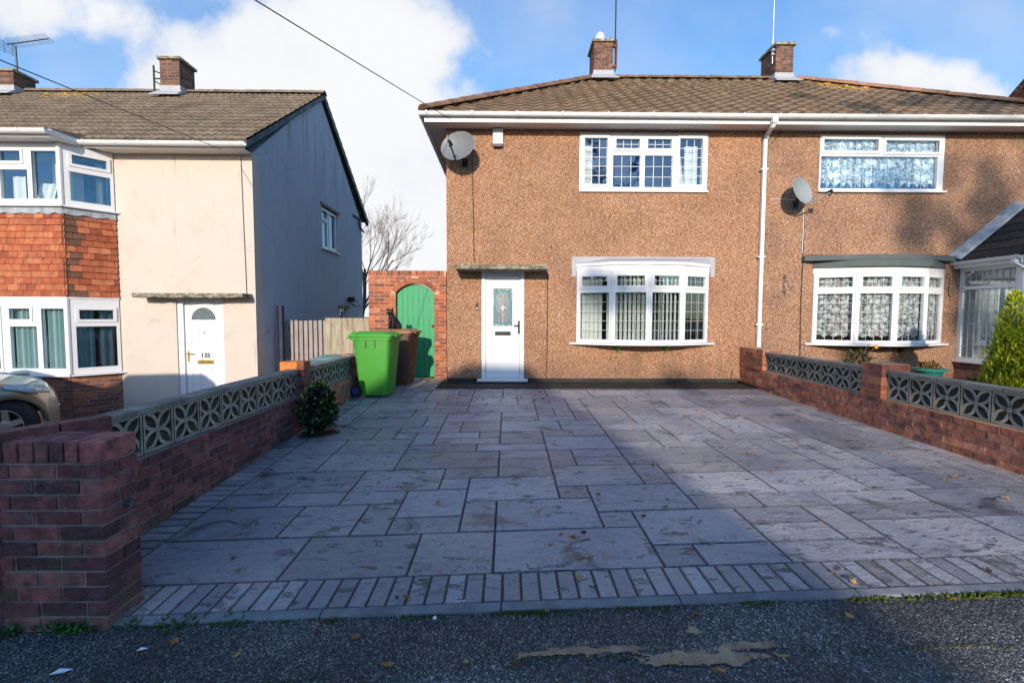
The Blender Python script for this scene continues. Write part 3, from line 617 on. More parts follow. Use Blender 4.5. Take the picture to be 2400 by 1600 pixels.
# ================================================================ houses
def tiles(mb, O, ex, es, n, L, g, wv, amp, xl, xr, base, x0, x1, wave='round', lip=.034, jit=.16):
    O,ex,es,n=V(O),V(ex).normalized(),V(es).normalized(),V(n).normalized(); K=math.ceil(L/g); sub=6
    nx=int((x1-x0)/wv)+1; rn=random.Random(11)
    def pf(f):
        if wave=='round': return amp*max(0,math.sin(math.pi*min(1,f/.55))) if f<.55 else -amp*.25*math.sin(math.pi*(f-.55)/.45)
        return amp*(1 if .12<f<.30 or .62<f<.80 else 0)
    for k in range(K):
        s0=k*g; s1=min(L,(k+1)*g+.01)
        rows=[]
        for s,h in ((s0,-.012),(s0,lip),(s1,.006)):
            row=[]
            for i in range(nx*sub+1):
                x=x0+i*wv/sub; f=(i%sub)/sub; xc=min(max(x,xl(s)),xr(s)); hh=h+(pf(f) if h>0 else 0)
                row.append(O+ex*xc+es*(s+(.006*math.sin(i//sub*2.3+k*1.7) if s==s0 else 0))+n*hh)
            rows.append(row)
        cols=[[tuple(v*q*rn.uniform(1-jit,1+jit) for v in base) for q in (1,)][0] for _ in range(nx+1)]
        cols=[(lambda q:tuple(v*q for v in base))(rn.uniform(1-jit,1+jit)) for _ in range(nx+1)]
        mb.grid(rows, colf=lambda a,b:cols[b//sub] if a else tuple(v*.5 for v in cols[b//sub]))  # lip face of each course coloured darker to paint its shadow line
def caps(mb, p0, p1, r, ln, base, flat=.8, up=(0,0,1)):
    p0,p1=V(p0),V(p1); t=(p1-p0); L=t.length; t.normalize(); sd=t.cross(V(up)).normalized(); u=sd.cross(t).normalized(); n=max(1,round(L/ln))
    for i in range(n):
        a=p0+t*(L*i/n); b=p0+t*(L*(i+1)/n+.02); k=random.uniform(.8,1.2); rr=r*random.uniform(.97,1.05); rows=[]
        for p,q in ((a,1.06),(b,.97)):
            rows.append([p+sd*(math.cos(math.pi*j/8)*rr*q)+u*(math.sin(math.pi*j/8)*rr*q*flat) for j in range(9)])
        mb.grid(rows,tuple(v*k for v in base)); mb.poly(rows[0],tuple(v*k*.6 for v in base))
def tubeobj(name, pts, r, mat, parent=None, n=8): 
    mb=MB(); mb.tube(pts,r,n); return mb.build(name,mat,parent,40)
def drape(mb, x0,x1,z0,z1,d,amp=.03,wl=.11,ph=0,hem=0,pinch=None,nz=6):
    n=max(6,int((x1-x0)/wl*8)); rows=[]
    for j in range(nz+1):
        t=j/nz; row=[]
        for i in range(n+1):
            x=x0+(x1-x0)*i/n
            if pinch: x=pinch(x,t)
            zz=z0+(z1-z0)*t
            if j==0 and hem: zz+=hem*abs(math.sin(math.pi*(x-x0)/.16))
            row.append((x, d+amp*math.sin(6.283*(i/n*(x1-x0))/wl+ph+.8*math.sin(i*.37)), zz))
        rows.append(row)
    mb.grid(rows)
def window(parent, M, x0,x1,z0,z1, lights, fw=.05, sash=.045, lead=None, d=0.02, sill=None, name='window', dirt=None, room='room', rd=.9, leadmat='leadline', lw=.007):
    # lights: (x0,x1,z0,z1,opening,(nx,nz)) glass area rects in local coordinates
    mb=MB(); mb.M=M; mb.plate(x0,x1,z0,z1,[l[:4] for l in lights],d,d+.06)
    for l in lights:
        if l[4]: mb.ring(l[0]-sash,l[1]+sash,l[2]-sash,l[3]+sash,sash,d-.018,d+.01)
    w=mb.build(name,MT['upvc'],parent,bevel=.004)
    mb=MB(); mb.M=M
    for l in lights: mb.poly([(l[0],d+.035,l[2]),(l[1],d+.035,l[2]),(l[1],d+.035,l[3]),(l[0],d+.035,l[3])])
    mb.build('pane',MT['glass'],w)
    mb=MB(); mb.M=M; k=0
    for l in lights:
        if l[5]:
            nx,nz=l[5]; k=1
            for i in range(1,nx): x=l[0]+(l[1]-l[0])*i/nx; mb.box(x-lw/2,x+lw/2,d+.028,d+.034,l[2],l[3])
            for i in range(1,nz): z=l[2]+(l[3]-l[2])*i/nz; mb.box(l[0],l[1],d+.027,d+.0335,z-lw/2,z+lw/2)
    if k: mb.build('leading',MT[leadmat],w)
    if sill:
        mb=MB(); mb.M=M; a,b,c=sill; mb.box(x0-a,x1+b,d-c,d+.05,z0-.035,z0-.002); mb.build('sill',MT['upvc'],w,bevel=.006)
    if room:
        mb=MB(); mb.M=M; a,b,c,e=x0+.02,x1-.02,z0+.02,z1-.02; p,q=d+.065,d+rd
        for f in ([(a,q,c),(b,q,c),(b,q,e),(a,q,e)],[(a,p,c),(a,q,c),(a,q,e),(a,p,e)],[(b,q,c),(b,p,c),(b,p,e),(b,q,e)],[(a,p,c),(b,p,c),(b,q,c),(a,q,c)],[(a,q,e),(b,q,e),(b,p,e),(a,p,e)]): mb.poly(f)
        mb.build('room',MT[room],w)
    return w
def gutter_run(parent, pts, r, step=1.0, mat='gutter'):
    pts=[V(p) for p in pts]; mb=MB(); n=9
    secs=[]
    for i,p in enumerate(pts):
        t=(pts[min(i+1,len(pts)-1)]-pts[max(i-1,0)]); t.z=0; t.normalize(); o=V((t.y,-t.x,0))
        secs.append([p+o*(r*math.cos(math.pi*j/(n-1)))+V((0,0,-r*1.15*math.sin(math.pi*j/(n-1)))) for j in range(n)]+[p+o*(-r*.85)+V((0,0,0)),]+[p+o*(r*.86*math.cos(math.pi*(n-1-j)/(n-1)))+V((0,0,-r*.98*math.sin(math.pi*j/(n-1)))) for j in range(1,n)])
    mb.loft(secs); g=mb.build('gutter',MT[mat],parent,40)
    for a,b in zip(pts[:-1],pts[1:]):
        L=(b-a).length; t=(b-a).normalized(); o=V((t.y,-t.x,0)); k=int(L/step)
        for i in range(k+1):
            mb=MB(); c=a+t*(min(L-.06,.1+i*step)); ring=[]
            for e in (0,.028): ring.append([c+t*e+o*(r*1.12*math.cos(math.pi*j/8))+V((0,0,.006-r*1.28*math.sin(math.pi*j/8))) for j in range(9)])
            mb.grid(ring)
            mb.build('gutter_bracket',MT[mat],g)
    return g
def chimney(parent, x0,x1,y0,y1,zb,zt, fl=.16):
    mb=MB(); ringbricks(mb,x0,x1,y0,y1,zb-.35,zt,'chim'); c=mb.build('chimney',MT['brick'],parent)
    mb=MB(); mb.box(x0+.006,x1-.006,y0+.006,y1-.006,zb-.4,zt-.005); mb.build('mortar_bed',MT['mortar'],c)
    mb=MB(); mb.box(x0-.05,x1+.05,y0-.05,y1+.05,zt,zt+.07); mb.build('chimney_cap',MT['canopy'],c,bevel=.01)
    mb=MB(); z1=zb+fl; mb.box(x0-.015,x1+.015,y0-.015,y1+.015,zb-.4,z1); mb.hexa([(x0-.12,y0-.28,zb-.16),(x1+.12,y0-.28,zb-.16),(x1+.05,y0,zb-.05),(x0-.05,y0,zb-.05),(x0-.1,y0-.26,zb-.13),(x1+.1,y0-.26,zb-.13),(x1+.05,y0,zb+.06),(x0-.05,y0,zb+.06)]); mb.build('flashing',MT['greystrip'],c)
    return c
I3=frameM((0,0,0),(1,0,0))
# ---------------------------------------------------------------- pebbledashed pair
YH=8.87; PX=at(1792,600,YH).x; HX=at(1047,600,YH).x; RXW=2*PX-HX
MH=frameM((0,YH,0),(1,0,0)); OV=.35; EZ=5.0; TH=R(33.6); RIDGE_Y=YH-OV+3.83; RL=3.83/math.cos(TH)
ZS=4.87
house=thing('house','light brown pebbledashed house with white front door and bow window, driveway in front','house',((HX+PX)/2,YH,0))
hous2=thing('house','weathered brown pebbledashed right half of the pair with blue curtained upper window and porch','house',((RXW+PX)/2,YH,0))
# openings
uw=rect(1358,317,1658,447,YH); door=rect(1129,633,1228,890,YH); bowx0=1.34; 
rb=at(1600,640,YH).z; bz0=at(1355,801,YH).z; bz1=at(1355,637,YH).z
ur=rect(1920,318,2211,448,YH); rx_b=at(1908,700,YH).x
bowA=(at(1355,700,YH).x,at(1657,700,YH).x); bowB=(rx_b,at(2206,700,YH).x)
bzB0=at(2050,800,8.6).z; bzB1=at(2050,640,8.6).z
mb=MB(); mb.M=MH
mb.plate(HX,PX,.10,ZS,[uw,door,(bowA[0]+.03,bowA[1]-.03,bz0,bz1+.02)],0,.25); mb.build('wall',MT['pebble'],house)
mb=MB(); mb.M=MH; mb.plate(HX+.004,PX,-.3,.098,[(door[0],door[1],0,1)],-.012,.25); mb.build('plinth',MT['plinth'],house)
mb=MB(); mb.M=MH
mb.plate(PX+.002,RXW,-.3,ZS,[ur,(bowB[0]+.03,bowB[1]-.03,bz0,bz1+.02)],0,.25); mb.build('wall',MT['pebble2'],hous2)
mb=MB(); mb.box(HX,HX+.25,YH+.252,YH+7,-.3,ZS); mb.box(HX,PX,YH+6.75,YH+7.0,-.3,ZS-.01); mb.build('rear_wall',MT['pebble'],house)
mb=MB(); mb.box(RXW-.25,RXW,YH+.252,YH+7,-.3,ZS); mb.box(PX+.01,RXW-.01,YH+6.75,YH+7.0,-.3,ZS-.01); mb.build('rear_wall',MT['pebble2'],hous2)
# roofs: front slope clipped by hips
ex0,ex1=HX-OV,RXW+OV; W2=3.83
up=V((0,math.cos(TH),math.sin(TH))); nrm=V((0,-math.sin(TH),math.cos(TH)))
TB=(.25,.168,.108)
cs=math.cos(TH)
for h,xa,xb in ((house,ex0,PX),(hous2,PX,ex1)):
    mb=MB()
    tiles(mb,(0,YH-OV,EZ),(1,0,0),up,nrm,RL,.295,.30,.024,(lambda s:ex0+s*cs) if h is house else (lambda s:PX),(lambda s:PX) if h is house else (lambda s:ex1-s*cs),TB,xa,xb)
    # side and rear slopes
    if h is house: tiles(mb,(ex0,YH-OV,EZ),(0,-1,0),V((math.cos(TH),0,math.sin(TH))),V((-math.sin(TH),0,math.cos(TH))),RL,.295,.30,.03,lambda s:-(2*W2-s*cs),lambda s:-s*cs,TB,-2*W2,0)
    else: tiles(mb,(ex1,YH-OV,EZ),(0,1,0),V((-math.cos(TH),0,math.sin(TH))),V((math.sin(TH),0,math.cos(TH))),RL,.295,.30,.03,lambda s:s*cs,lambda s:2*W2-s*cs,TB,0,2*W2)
    rz=EZ+RL*math.sin(TH); yb=YH-OV+2*W2
    pts=[(ex0,yb,EZ),(ex0+W2,yb-W2,rz),(PX,yb-W2,rz),(PX,yb,EZ)] if h is house else [(PX,yb,EZ),(PX,yb-W2,rz),(ex1-W2,yb-W2,rz),(ex1,yb,EZ)]
    mb.poly(pts,TB)
    rf=mb.build('roof',MT['tile_b'],h)
    mb=MB(); y0=YH-OV; 
    if h is house: caps(mb,(ex0-.03,y0-.03,EZ+.03),(ex0+W2,y0+W2,rz+.03),.12,.33,(.24,.13,.085)); mb.build('hip_tiles',MT['ridge'],rf); mb=MB(); caps(mb,(ex0+W2+.5,y0+W2,rz+.01),(PX,y0+W2,rz+.01),.12,.33,(.2,.13,.08)); 
    else: caps(mb,(ex1,y0,EZ+.03),(ex1-W2,y0+W2,rz+.03),.12,.45,(.32,.17,.11)); mb.build('hip_tiles',MT['ridge'],rf); mb=MB(); caps(mb,(PX,y0+W2,rz+.01),(ex1-W2-.3,y0+W2,rz+.01),.12,.33,(.2,.13,.08))
    mb.build('ridge_tiles',MT['ridge'],rf)
    # eaves
    mb=MB(); mb.box(xa if h is house else PX+.003,xb,YH-OV+.03,YH-.002,ZS-.012,ZS)
    if h is house: mb.box(HX-OV+.03,HX-.002,YH,YH+7.3,ZS-.012,ZS)
    so_=mb.build('soffit',MT['soffit' if h is house else 'upvc'],h)
    mb=MB(); mb.box(xa+(.0 if h is house else .003),xb,YH-OV+.005,YH-OV+.028,ZS-.03,EZ+.0)
    if h is house: mb.box(ex0+.005,ex0+.028,YH-OV+.03,YH+7.3,ZS-.03,EZ)
    mb.build('fascia',MT['upvc'],h)
gy=YH-OV-.055
gutter_run(house,[(ex0-.06,YH+7.2,EZ-.01),(ex0-.06,gy,EZ-.01),(PX-.002,gy,EZ-.02)],.062,.82)
gutter_run(hous2,[(PX+.002,gy,EZ-.02),(ex1,gy,EZ-.01)],.062,.82)
# downpipe
dx=at(1815,285,gy).x; dw=at(1787,500,YH-.05).x; dz=at(1797,320,YH-.06).z
mb=MB()
def sqtube(mb,pts,a=.034):
    rings=[[V(p)+V((sx*a,sy*a,0)) for sx,sy in ((-1,-1),(1,-1),(1,1),(-1,1))] for p in pts]; mb.loft(rings)
sqtube(mb,[(dx,gy,EZ-.06),(dx,gy,EZ-.17)],.05); sqtube(mb,[(dx,gy,EZ-.17),(dx-.02,gy+.05,EZ-.24),(dw+.03,YH-.06,dz+.02),(dw,YH-.055,dz-.06)],.036); sqtube(mb,[(dw,YH-.055,dz-.06),(dw,YH-.055,.06)],.034)
dp=mb.build('downpipe',MT['upvc'],house,bevel=.006)
for z in (4.1,2.45,1.15): mb=MB(); mb.box(dw-.075,dw+.06,YH-.10,YH,z,z+.03); mb.build('pipe_clip',MT['upvc'],dp)
# ---- upper window of the left half
X=lambda a,y=383: at(a,y,YH).x
Z=lambda b,x=1508: at(x,b,YH).z
z4=[Z(y) for y in (325,433,327,349,365,439)]
L=[(X(1369.5),X(1423),z4[1],z4[0],True,(3,5)),(X(1443),X(1498),z4[3],z4[2],True,(3,2)),(X(1517),X(1572),z4[3],z4[2],True,(3,2)),(X(1436.5),X(1501),z4[5],z4[4],False,(3,3)),(X(1511),X(1576),z4[5],z4[4],False,(3,3)),(X(1592),X(1645),z4[1],z4[0],True,(3,5))]
w=window(house,MH,*uw,L,d=-.01,sill=(0,.02,.04),room='skyroom',leadmat='upvc',lw=.009,rd=1.6)
w['label']='upper floor window with grid leading'
for a_,b_ in ((1368,1391),(1609,1641)): mb=MB(); mb.M=MH; drape(mb,X(a_),X(b_),uw[2]+.06,uw[3]-.16,.13,.008,.12); mb.build('curtain',MT['curtain_white'],w)
mb=MB(); mb.M=MH; drape(mb,X(1594),X(1606),uw[2]+.06,uw[3]-.35,.14,.02,.05,pinch=lambda x,t:x+.09*(.5-t)); mb.build('curtain',MT['curtain_white'],w)
mb=MB(); mb.M=MH; mb.box(uw[0],uw[1],-.02,.06,uw[3]+.002,uw[3]+.035); mb.build('lintel_trim',MT['greystrip'],w)
# ---- front door left half
MD=frameM((door[0],YH,door[2]),(1,0,0)); dwid=door[1]-door[0]; dh=door[3]-door[2]
mb=MB(); mb.M=MD; mb.plate(0,dwid,0.03,dh,[(.075,dwid-.075,.03,dh-.10)],-.012,.10); dr=mb.build('door',MT['upvc'],house,bevel=.004); dr['label']='white front door with leaded glass panel'
mb=MB(); mb.M=MD; a,b=.082,dwid-.082; lw_=b-a; gx0_,gx1_=(454-362)/338*dwid,(608-362)/338*dwid; gz1=(1110-388)/865*dh+.0; gz0=(1110-683)/865*dh
mb.plate(a,b,.036,dh-.108,[(gx0_,gx1_,gz0,gz1)],.025,.07); mb.ring(gx0_-.045,gx1_+.045,gz0-.045,gz1+.045,.02,.012,.03); mb.ring(gx0_-.045,gx1_+.045,.34,gz0-.26,.018,.014,.03); mb.ring(a,b,.036,dh-.108,.012,.016,.03); mb.build('door_leaf',MT['upvc'],dr,bevel=.003)
mb=MB(); mb.M=MD; mb.poly([(gx0_,.05,gz0),(gx1_,.05,gz0),(gx1_,.05,gz1),(gx0_,.05,gz1)]); pn=mb.build('glass_panel',MT['obscure'],dr)
gw,gh=gx1_-gx0_,gz1-gz0
mb=MB(); mb.M=MD; i_=.035; t_=.022; xa,xb,za,zb=gx0_+i_,gx1_-i_,gz0+i_,gz1-i_; c_=.055
def strip(x,y,x2,y2): mb.box(min(x,x2),max(x,x2),.043,.048,min(y,y2),max(y,y2))
strip(xa,za+c_,xa+t_,zb-c_); strip(xb-t_,za+c_,xb,zb-c_); strip(xa+c_,zb-t_,xb-c_,zb); strip(xa+c_,za,xb-c_,za+t_)
for sx_,sz_ in ((0,0),(1,0),(0,1),(1,1)):
    x_=xa+.0 if not sx_ else xb; z_=za if not sz_ else zb; s1=1 if not sx_ else -1; s2=1 if not sz_ else -1
    strip(x_,z_+s2*c_,x_+s1*c_,z_+s2*(c_-.016)); strip(x_+s1*c_,z_+s2*c_,x_+s1*(c_-.016),z_)
mb.build('turquoise_border',MT['turq'],dr)
mb=MB(); mb.M=MD; cx_,cz_=(gx0_+gx1_)/2,gz0+gh*.49
for a_ in (0,90,180,270):
    r_=R(a_); s=(.10 if a_%180==90 else .075); P2=lambda r,t:(cx_+r*math.cos(t),.042,cz_+r*math.sin(t)); mb.poly([P2(s,r_),P2(.028,r_+R(45)),(cx_,.03,cz_),P2(.028,r_-R(45))])
mb.box(cx_-.004,cx_+.004,.044,.048,gz0,cz_-.1); mb.box(cx_-.004,cx_+.004,.044,.048,cz_+.1,gz1); mb.build('star_bevel',MT['hub'],dr)
mb=MB(); mb.M=MD; lx0,lx1=(468-362)/338*dwid,(594-362)/338*dwid; lz=(1110-742)/865*dh; mb.box(lx0,lx1,.008,.026,lz-.035,lz+.04); mb.box(lx0+.02,lx1-.02,-.002,.01,lz-.012,lz+.028); mb.build('letter_plate',MT['black'],dr,bevel=.004)
mb=MB(); mb.M=MD; hx=(658-362)/338*dwid; hz=(1110-690)/865*dh; mb.box(hx-.017,hx+.017,.008,.025,hz-.13,hz+.12); mb.tube([(hx,.01,hz+.03),(hx,-.03,hz+.03),(hx-.10,-.035,hz+.028)],.011,8); mb.build('handle',MT['black'],dr,bevel=.003)
mb=MB(); mb.M=MD; mb.box(-.085,dwid+.075,-.14,.10,-.02,.03); mb.build('door_sill',MT['upvc'],dr,bevel=.01)
mb=MB(); mb.M=MD; mb.box(-.05,dwid+.05,.105,.12,-.05,dh+.05); mb.build('door_backing',MT['room'],dr)
# canopy
cy=YH-.50; c0=at(1065,622,cy); c1=at(1285,628,cy)
mb=MB(); mb.box(c0.x,c1.x,cy,YH,c0.z-.06,c0.z+.02); mb.build('door_canopy',MT['canopy'],house,bevel=.008)
mb=MB(); p=at(1118,719,YH); mb.box(p.x-.025,p.x+.025,YH-.03,YH,p.z-.065,p.z+.07); db=mb.build('doorbell',MT['black'],house,bevel=.008)
mb=MB(); mb.tube([(p.x,YH-.034,p.z-.03),(p.x,YH-.029,p.z-.03)],.013,12); mb.build('bell_button',MT['steel'],db)
a0=at(1155,300,YH-.07); a1=at(1179,344,YH-.07)
mb=MB(); mb.box(a0.x,a1.x,YH-.075,YH,a1.z+.05,a0.z); ab=mb.build('alarm_box',MT['alarm'],house,bevel=.012); mb=MB(); mb.box(a0.x+.005,a1.x-.005,YH-.07,YH,a1.z,a1.z+.048); mb.build('alarm_base',MT['darkmetal'],ab,bevel=.008)
# ---- bow windows
def bow(parent, x0, x1, fas, lead, lights, kind):
    s=(x1-x0)/2.443; nod=[(x0,0),(x0+.58*s,-.295),(x0+1.222*s,-.397),(x0+1.864*s,-.295),(x1,0)]
    zt_,zm,z0_=bz1-.02,at(1500,679.5,8.6).z,bz0
    root=None
    mb=MB()
    cxm=(x0+x1)/2; sc=lambda k,e=0:[(cxm+(x-cxm)*k,YH+min(0,y-e),) for x,y in nod]
    pts=[(x,y,zt_-.005) for x,y in sc(1.0,.02)]
    # panels
    body=None
    for i in range(4):
        (ax,ay),(bx,by)=nod[i],nod[i+1]; Lw=math.hypot(bx-ax,by-ay); M=frameM((ax,YH+ay,0),(bx-ax,by-ay,0))
        lights_=[]; f=.075 if lights[i] else .05
        hdr=zt_-.03; h=.0
        lights_.append((f+.012,Lw-f-.012,zm+.075,hdr-.05,lights[i],(4,2))); lights_.append((.055,Lw-.055,z0_+.06,zm-.05,False,(3 if kind=='A' else 4,5)))
        mb=MB(); mb.M=M; mb.plate(0,Lw,z0_,zt_,[l[:4] for l in lights_],-.03,.03)
        if lights[i]: l=lights_[0]; mb.ring(l[0]-.05,l[1]+.05,l[2]-.045,l[3]+.045,.047,-.045,-.01)
        mb.tube([(0,-.015,z0_),(0,-.015,zt_)],.03,8)
        if body is None: body=mb.build('bow_window',MT['upvc'],parent,bevel=.004); fr_=body
        else: fr_=mb.build('light',MT['upvc'],body,bevel=.004)
        mb=MB(); mb.M=M
        for l in lights_: mb.poly([(l[0],0,l[2]),(l[1],0,l[2]),(l[1],0,l[3]),(l[0],0,l[3])])
        mb.build('pane',MT['glass'],body)
        mb=MB(); mb.M=M
        for l in lights_:
            nx,nz=l[5]
            for k in range(1,nx): x=l[0]+(l[1]-l[0])*k/nx; mb.box(x-.004,x+.004,-.008,-.001,l[2],l[3])
            for k in range(1,nz): z=l[2]+(l[3]-l[2])*k/nz; mb.box(l[0],l[1],-.0085,-.0015,z-.004,z+.004)
        mb.build('leading',MT['leadline'],body)
        if kind=='A':
            mb=MB(); mb.M=M; n=int(Lw/.085)
            for k in range(n):
                if random.random()<.04: continue
                c=.05+(Lw-.1)*(k+.5)/n; an=R(46 if i<2 else 40)+random.uniform(-.1,.1); hx_,hy_=.043*math.cos(an),.043*math.sin(an)
                for za,zb in ((z0_+.03,hdr-.04),): mb.poly([(c-hx_,.09-hy_,za),(c+hx_,.09+hy_,za),(c+hx_,.09+hy_,zb),(c-hx_,.09-hy_,zb)])
            mb.build('vertical_blind',MT['blind'],body)
        else:
            mb=MB(); mb.M=M; drape(mb,.03,Lw-.03,z0_+.10,hdr,.07,.012,.13,ph=i,hem=.05); mb.build('net_curtain',MT['lace_white'],body)
            mb=MB(); mb.M=M
            if i in (0,1): drape(mb,Lw*.45,Lw-.02,z0_+.12,hdr,.14,.03,.12)
            if i==2: drape(mb,.02,.25,z0_+.12,hdr,.14,.03,.12)
            if mb.f: mb.build('curtain',MT['curtain_red'],body)
    mb=MB(); a,b=x0+.06,x1-.06
    q=YH+1.3; c,e=z0_+.05,zt_-.02; p=YH+.02
    for f in ([(a,q,c),(b,q,c),(b,q,e),(a,q,e)],[(a,p,c),(a,q,c),(a,q,e),(a,p,e)],[(b,q,c),(b,p,c),(b,p,e),(b,q,e)],[(a,p,c),(b,p,c),(b,q,c),(a,q,c)],[(a,q,e),(b,q,e),(b,p,e),(a,p,e)]): mb.poly(f)
    mb.build('room',MT['room'],body)
    # inside sill, outer sill, head
    P=lambda k,e,z:[(cxm+(x-cxm)*k,YH+y*(1.0)-e if 0<i<4 else YH,z) for i,(x,y) in enumerate(nod)]
    mb=MB(); o=P(1.0,.09,z0_-.045); o=[(x0-.17,YH,z0_-.045),(x0-.17,YH-.05,z0_-.045)]+o[1:4]+[(x1+.15,YH-.05,z0_-.045),(x1+.15,YH,z0_-.045)]; mb.prism(o,(0,0,.04)); mb.build('sill',MT['upvc'],body,bevel=.006)
    mb=MB(); mb.prism(P(1.0,.0,z0_-.004),(0,0,.03)); mb.build('inner_sill',MT['upvc'],body)
    if kind=='A':
        mb=MB(); o=[(x0-.04,YH,zt_-.0)]+[(cxm+(x-cxm)*1.02,YH+y-.035,zt_) for x,y in nod[1:4]]+[(x1+.04,YH,zt_)]; mb.prism(o,(0,0,.115)); o2=[(x0-.06,YH,zt_+.117)]+[(cxm+(x-cxm)*1.03,YH+y-.06,zt_+.117) for x,y in nod[1:4]]+[(x1+.06,YH,zt_+.117)]; mb.prism(o2,(0,0,.06)); hd=mb.build('head_board',MT['upvc'],body,bevel=.006)
        mb=MB(); zt2=zt_+.18; n=[(x0-.05,YH,zt2)]+[(cxm+(x-cxm)*1.02,YH+y-.03,zt2) for x,y in nod[1:4]]+[(x1+.05,YH,zt2)]
        for k in range(4): mb.poly([n[k],n[k+1],(n[k+1][0],YH-.003,zt2+.11),(n[k][0],YH-.003,zt2+.11)])
        mb.box(x0-.13,x1+.13,YH-.012,YH-.001,zt2+.02,zt2+.13); mb.box(x0-.13,x0-.05,YH-.012,YH-.001,zt2-.25,zt2+.019); mb.box(x1+.05,x1+.13,YH-.012,YH-.001,zt2-.25,zt2+.019); mb.build('flashing',MT['greystrip'],body)
    else:
        mb=MB(); o=[(x0-.04,YH,zt_)]+[(cxm+(x-cxm)*1.02,YH+y-.03,zt_) for x,y in nod[1:4]]+[(x1+.04,YH,zt_)]; mb.prism(o,(0,0,.10)); mb.build('head_board',MT['upvc'],body,bevel=.006)
        mb=MB(); z=zt_+.102
        o=[(x0-.06,YH,z)]+[(cxm+(x-cxm)*1.04,YH+y-.09,z) for x,y in nod[1:4]]+[(x1+.06,YH,z)]; mb.prism(o,(0,0,.13))
        o=[(x0-.28,YH,z+.132),(x0-.28,YH-.1,z+.132)]+[(cxm+(x-cxm)*1.04,YH+y-.06,z+.132) for x,y in nod[1:4]]+[(x1+.16,YH-.1,z+.132),(x1+.16,YH,z+.132)]; mb.prism(o,(0,0,.10))
        mb.build('slate_head',MT['slate'],body,bevel=.01)
        mb=MB(); mb.box(x0-.2,x1+.1,YH-.006,YH,z+.24,z+.27); mb.build('mortar_line',MT['rust'],body)
    for k,xx in enumerate((x0+.62*s+.15,x1-.62*s-.15)):
        mb=MB(); zt3=z0_-.047; mb.prism([(xx-.03,YH,zt3),(xx-.03,YH-.26,zt3),(xx-.03,YH-.26,zt3-.04),(xx-.03,YH-.12,zt3-.06),(xx-.03,YH-.04,zt3-.13),(xx-.03,YH,zt3-.15)],(.06,0,0)); mb.build('corbel',MT['greenpaint' if kind=='A' else 'brownpaint'],body,bevel=.006)
    return body
bow(house,bowA[0],bowA[1],None,None,[True,True,True,True],'A')['label']='white bow window with vertical blinds'
bow(hous2,bowB[0],bowB[1],None,None,[False,True,True,False],'B')['label']='bow window with lace curtains under slate grey head'
# ---- upper window right half
X2=lambda a:at(a,380,YH).x; Z2=lambda b:at(2065,b,YH).z
L=[(X2(1928),X2(2055),Z2(355),Z2(328),True,(8,2)),(X2(2073),X2(2197),Z2(357),Z2(330),True,(8,2)),(X2(1923.5),X2(2196.5),Z2(442.5),Z2(367.5),False,(16,3))]
w=window(hous2,MH,*ur,L,d=-.01,sill=(.02,.05,.05),room='skyroom',lw=.008)
mb=MB(); mb.M=MH; drape(mb,ur[0]+.05,ur[1]-.05,ur[2]+.07,ur[3]-.04,.07,.015,.22,hem=.10); mb.build('net_curtain',MT['lace_blue'],w)
# chimneys
cf=at(1392,140,12.05); cf2=at(1437,140,12.05); zc=at(1410,99,12.05).z
ch=chimney(house,cf.x,cf2.x,12.05,12.7,at(1410,178,12.05).z-.02,zc)
mb=MB(); c=((cf.x+cf2.x)/2-.04,12.35); mb.lathe([(.085,zc+.06),(.085,zc+.33),(.10,zc+.335),(.10,zc+.37),(.085,zc+.375)],16,M=Matrix.Translation((c[0],c[1],0)))
for k in range(10): a=k*.628; mb.box(c[0]+.098*math.cos(a)-.008,c[0]+.098*math.cos(a)+.008,c[1]+.098*math.sin(a)-.008,c[1]+.098*math.sin(a)+.008,zc+.10,zc+.33)
mb.build('chimney_pot',MT['chrome'],ch)
px_=cf2.x+.04; mb=MB(); mb.tube([(px_,12.0,zc-.75),(px_,12.0,zc+2.3)],.018,8); ap=thing('aerial_pole','dark aerial pole strapped to the left chimney of the pebbledashed pair','aerial',(px_,12.0,zc-.75)); mb.build('pole',MT['darkmetal'],ap); 
mb=MB(); mb.box(px_-.05,px_+.03,11.98,12.06,zc-.65,zc-.6); mb.box(px_-.05,px_+.03,11.98,12.06,zc-.15,zc-.1); mb.tube([(px_+.02,11.97,zc-.7),(px_+.03,11.97,zc-.1),(px_+.02,11.98,zc+.02)],.02,6); mb.build('bracket',MT['rust'],ap)
cf=at(1818,150,12.05); cf2=at(1859,150,12.05); zc=at(1838,107,12.05).z
ch=chimney(hous2,cf.x,cf2.x,12.05,12.75,at(1838,184,12.05).z-.02,zc)
px_=at(1812,90,12.15).x; z0_=at(1812,150,12.15).z; ap=thing('aerial_pole','thin pale aerial pole on the right chimney of the pebbledashed pair','aerial',(px_,12.15,z0_)); mb=MB(); mb.tube([(px_,12.15,z0_),(px_,12.15,zc+2.2)],.013,8); mb.build('pole',MT['steel'],ap); mb=MB(); mb.box(px_-.03,px_+.1,12.1,12.17,z0_+.3,z0_+.36); mb.box(px_-.05,px_+.05,12.1,12.14,z0_+.2,z0_+.24); mb.build('bracket',MT['steel'],ap)
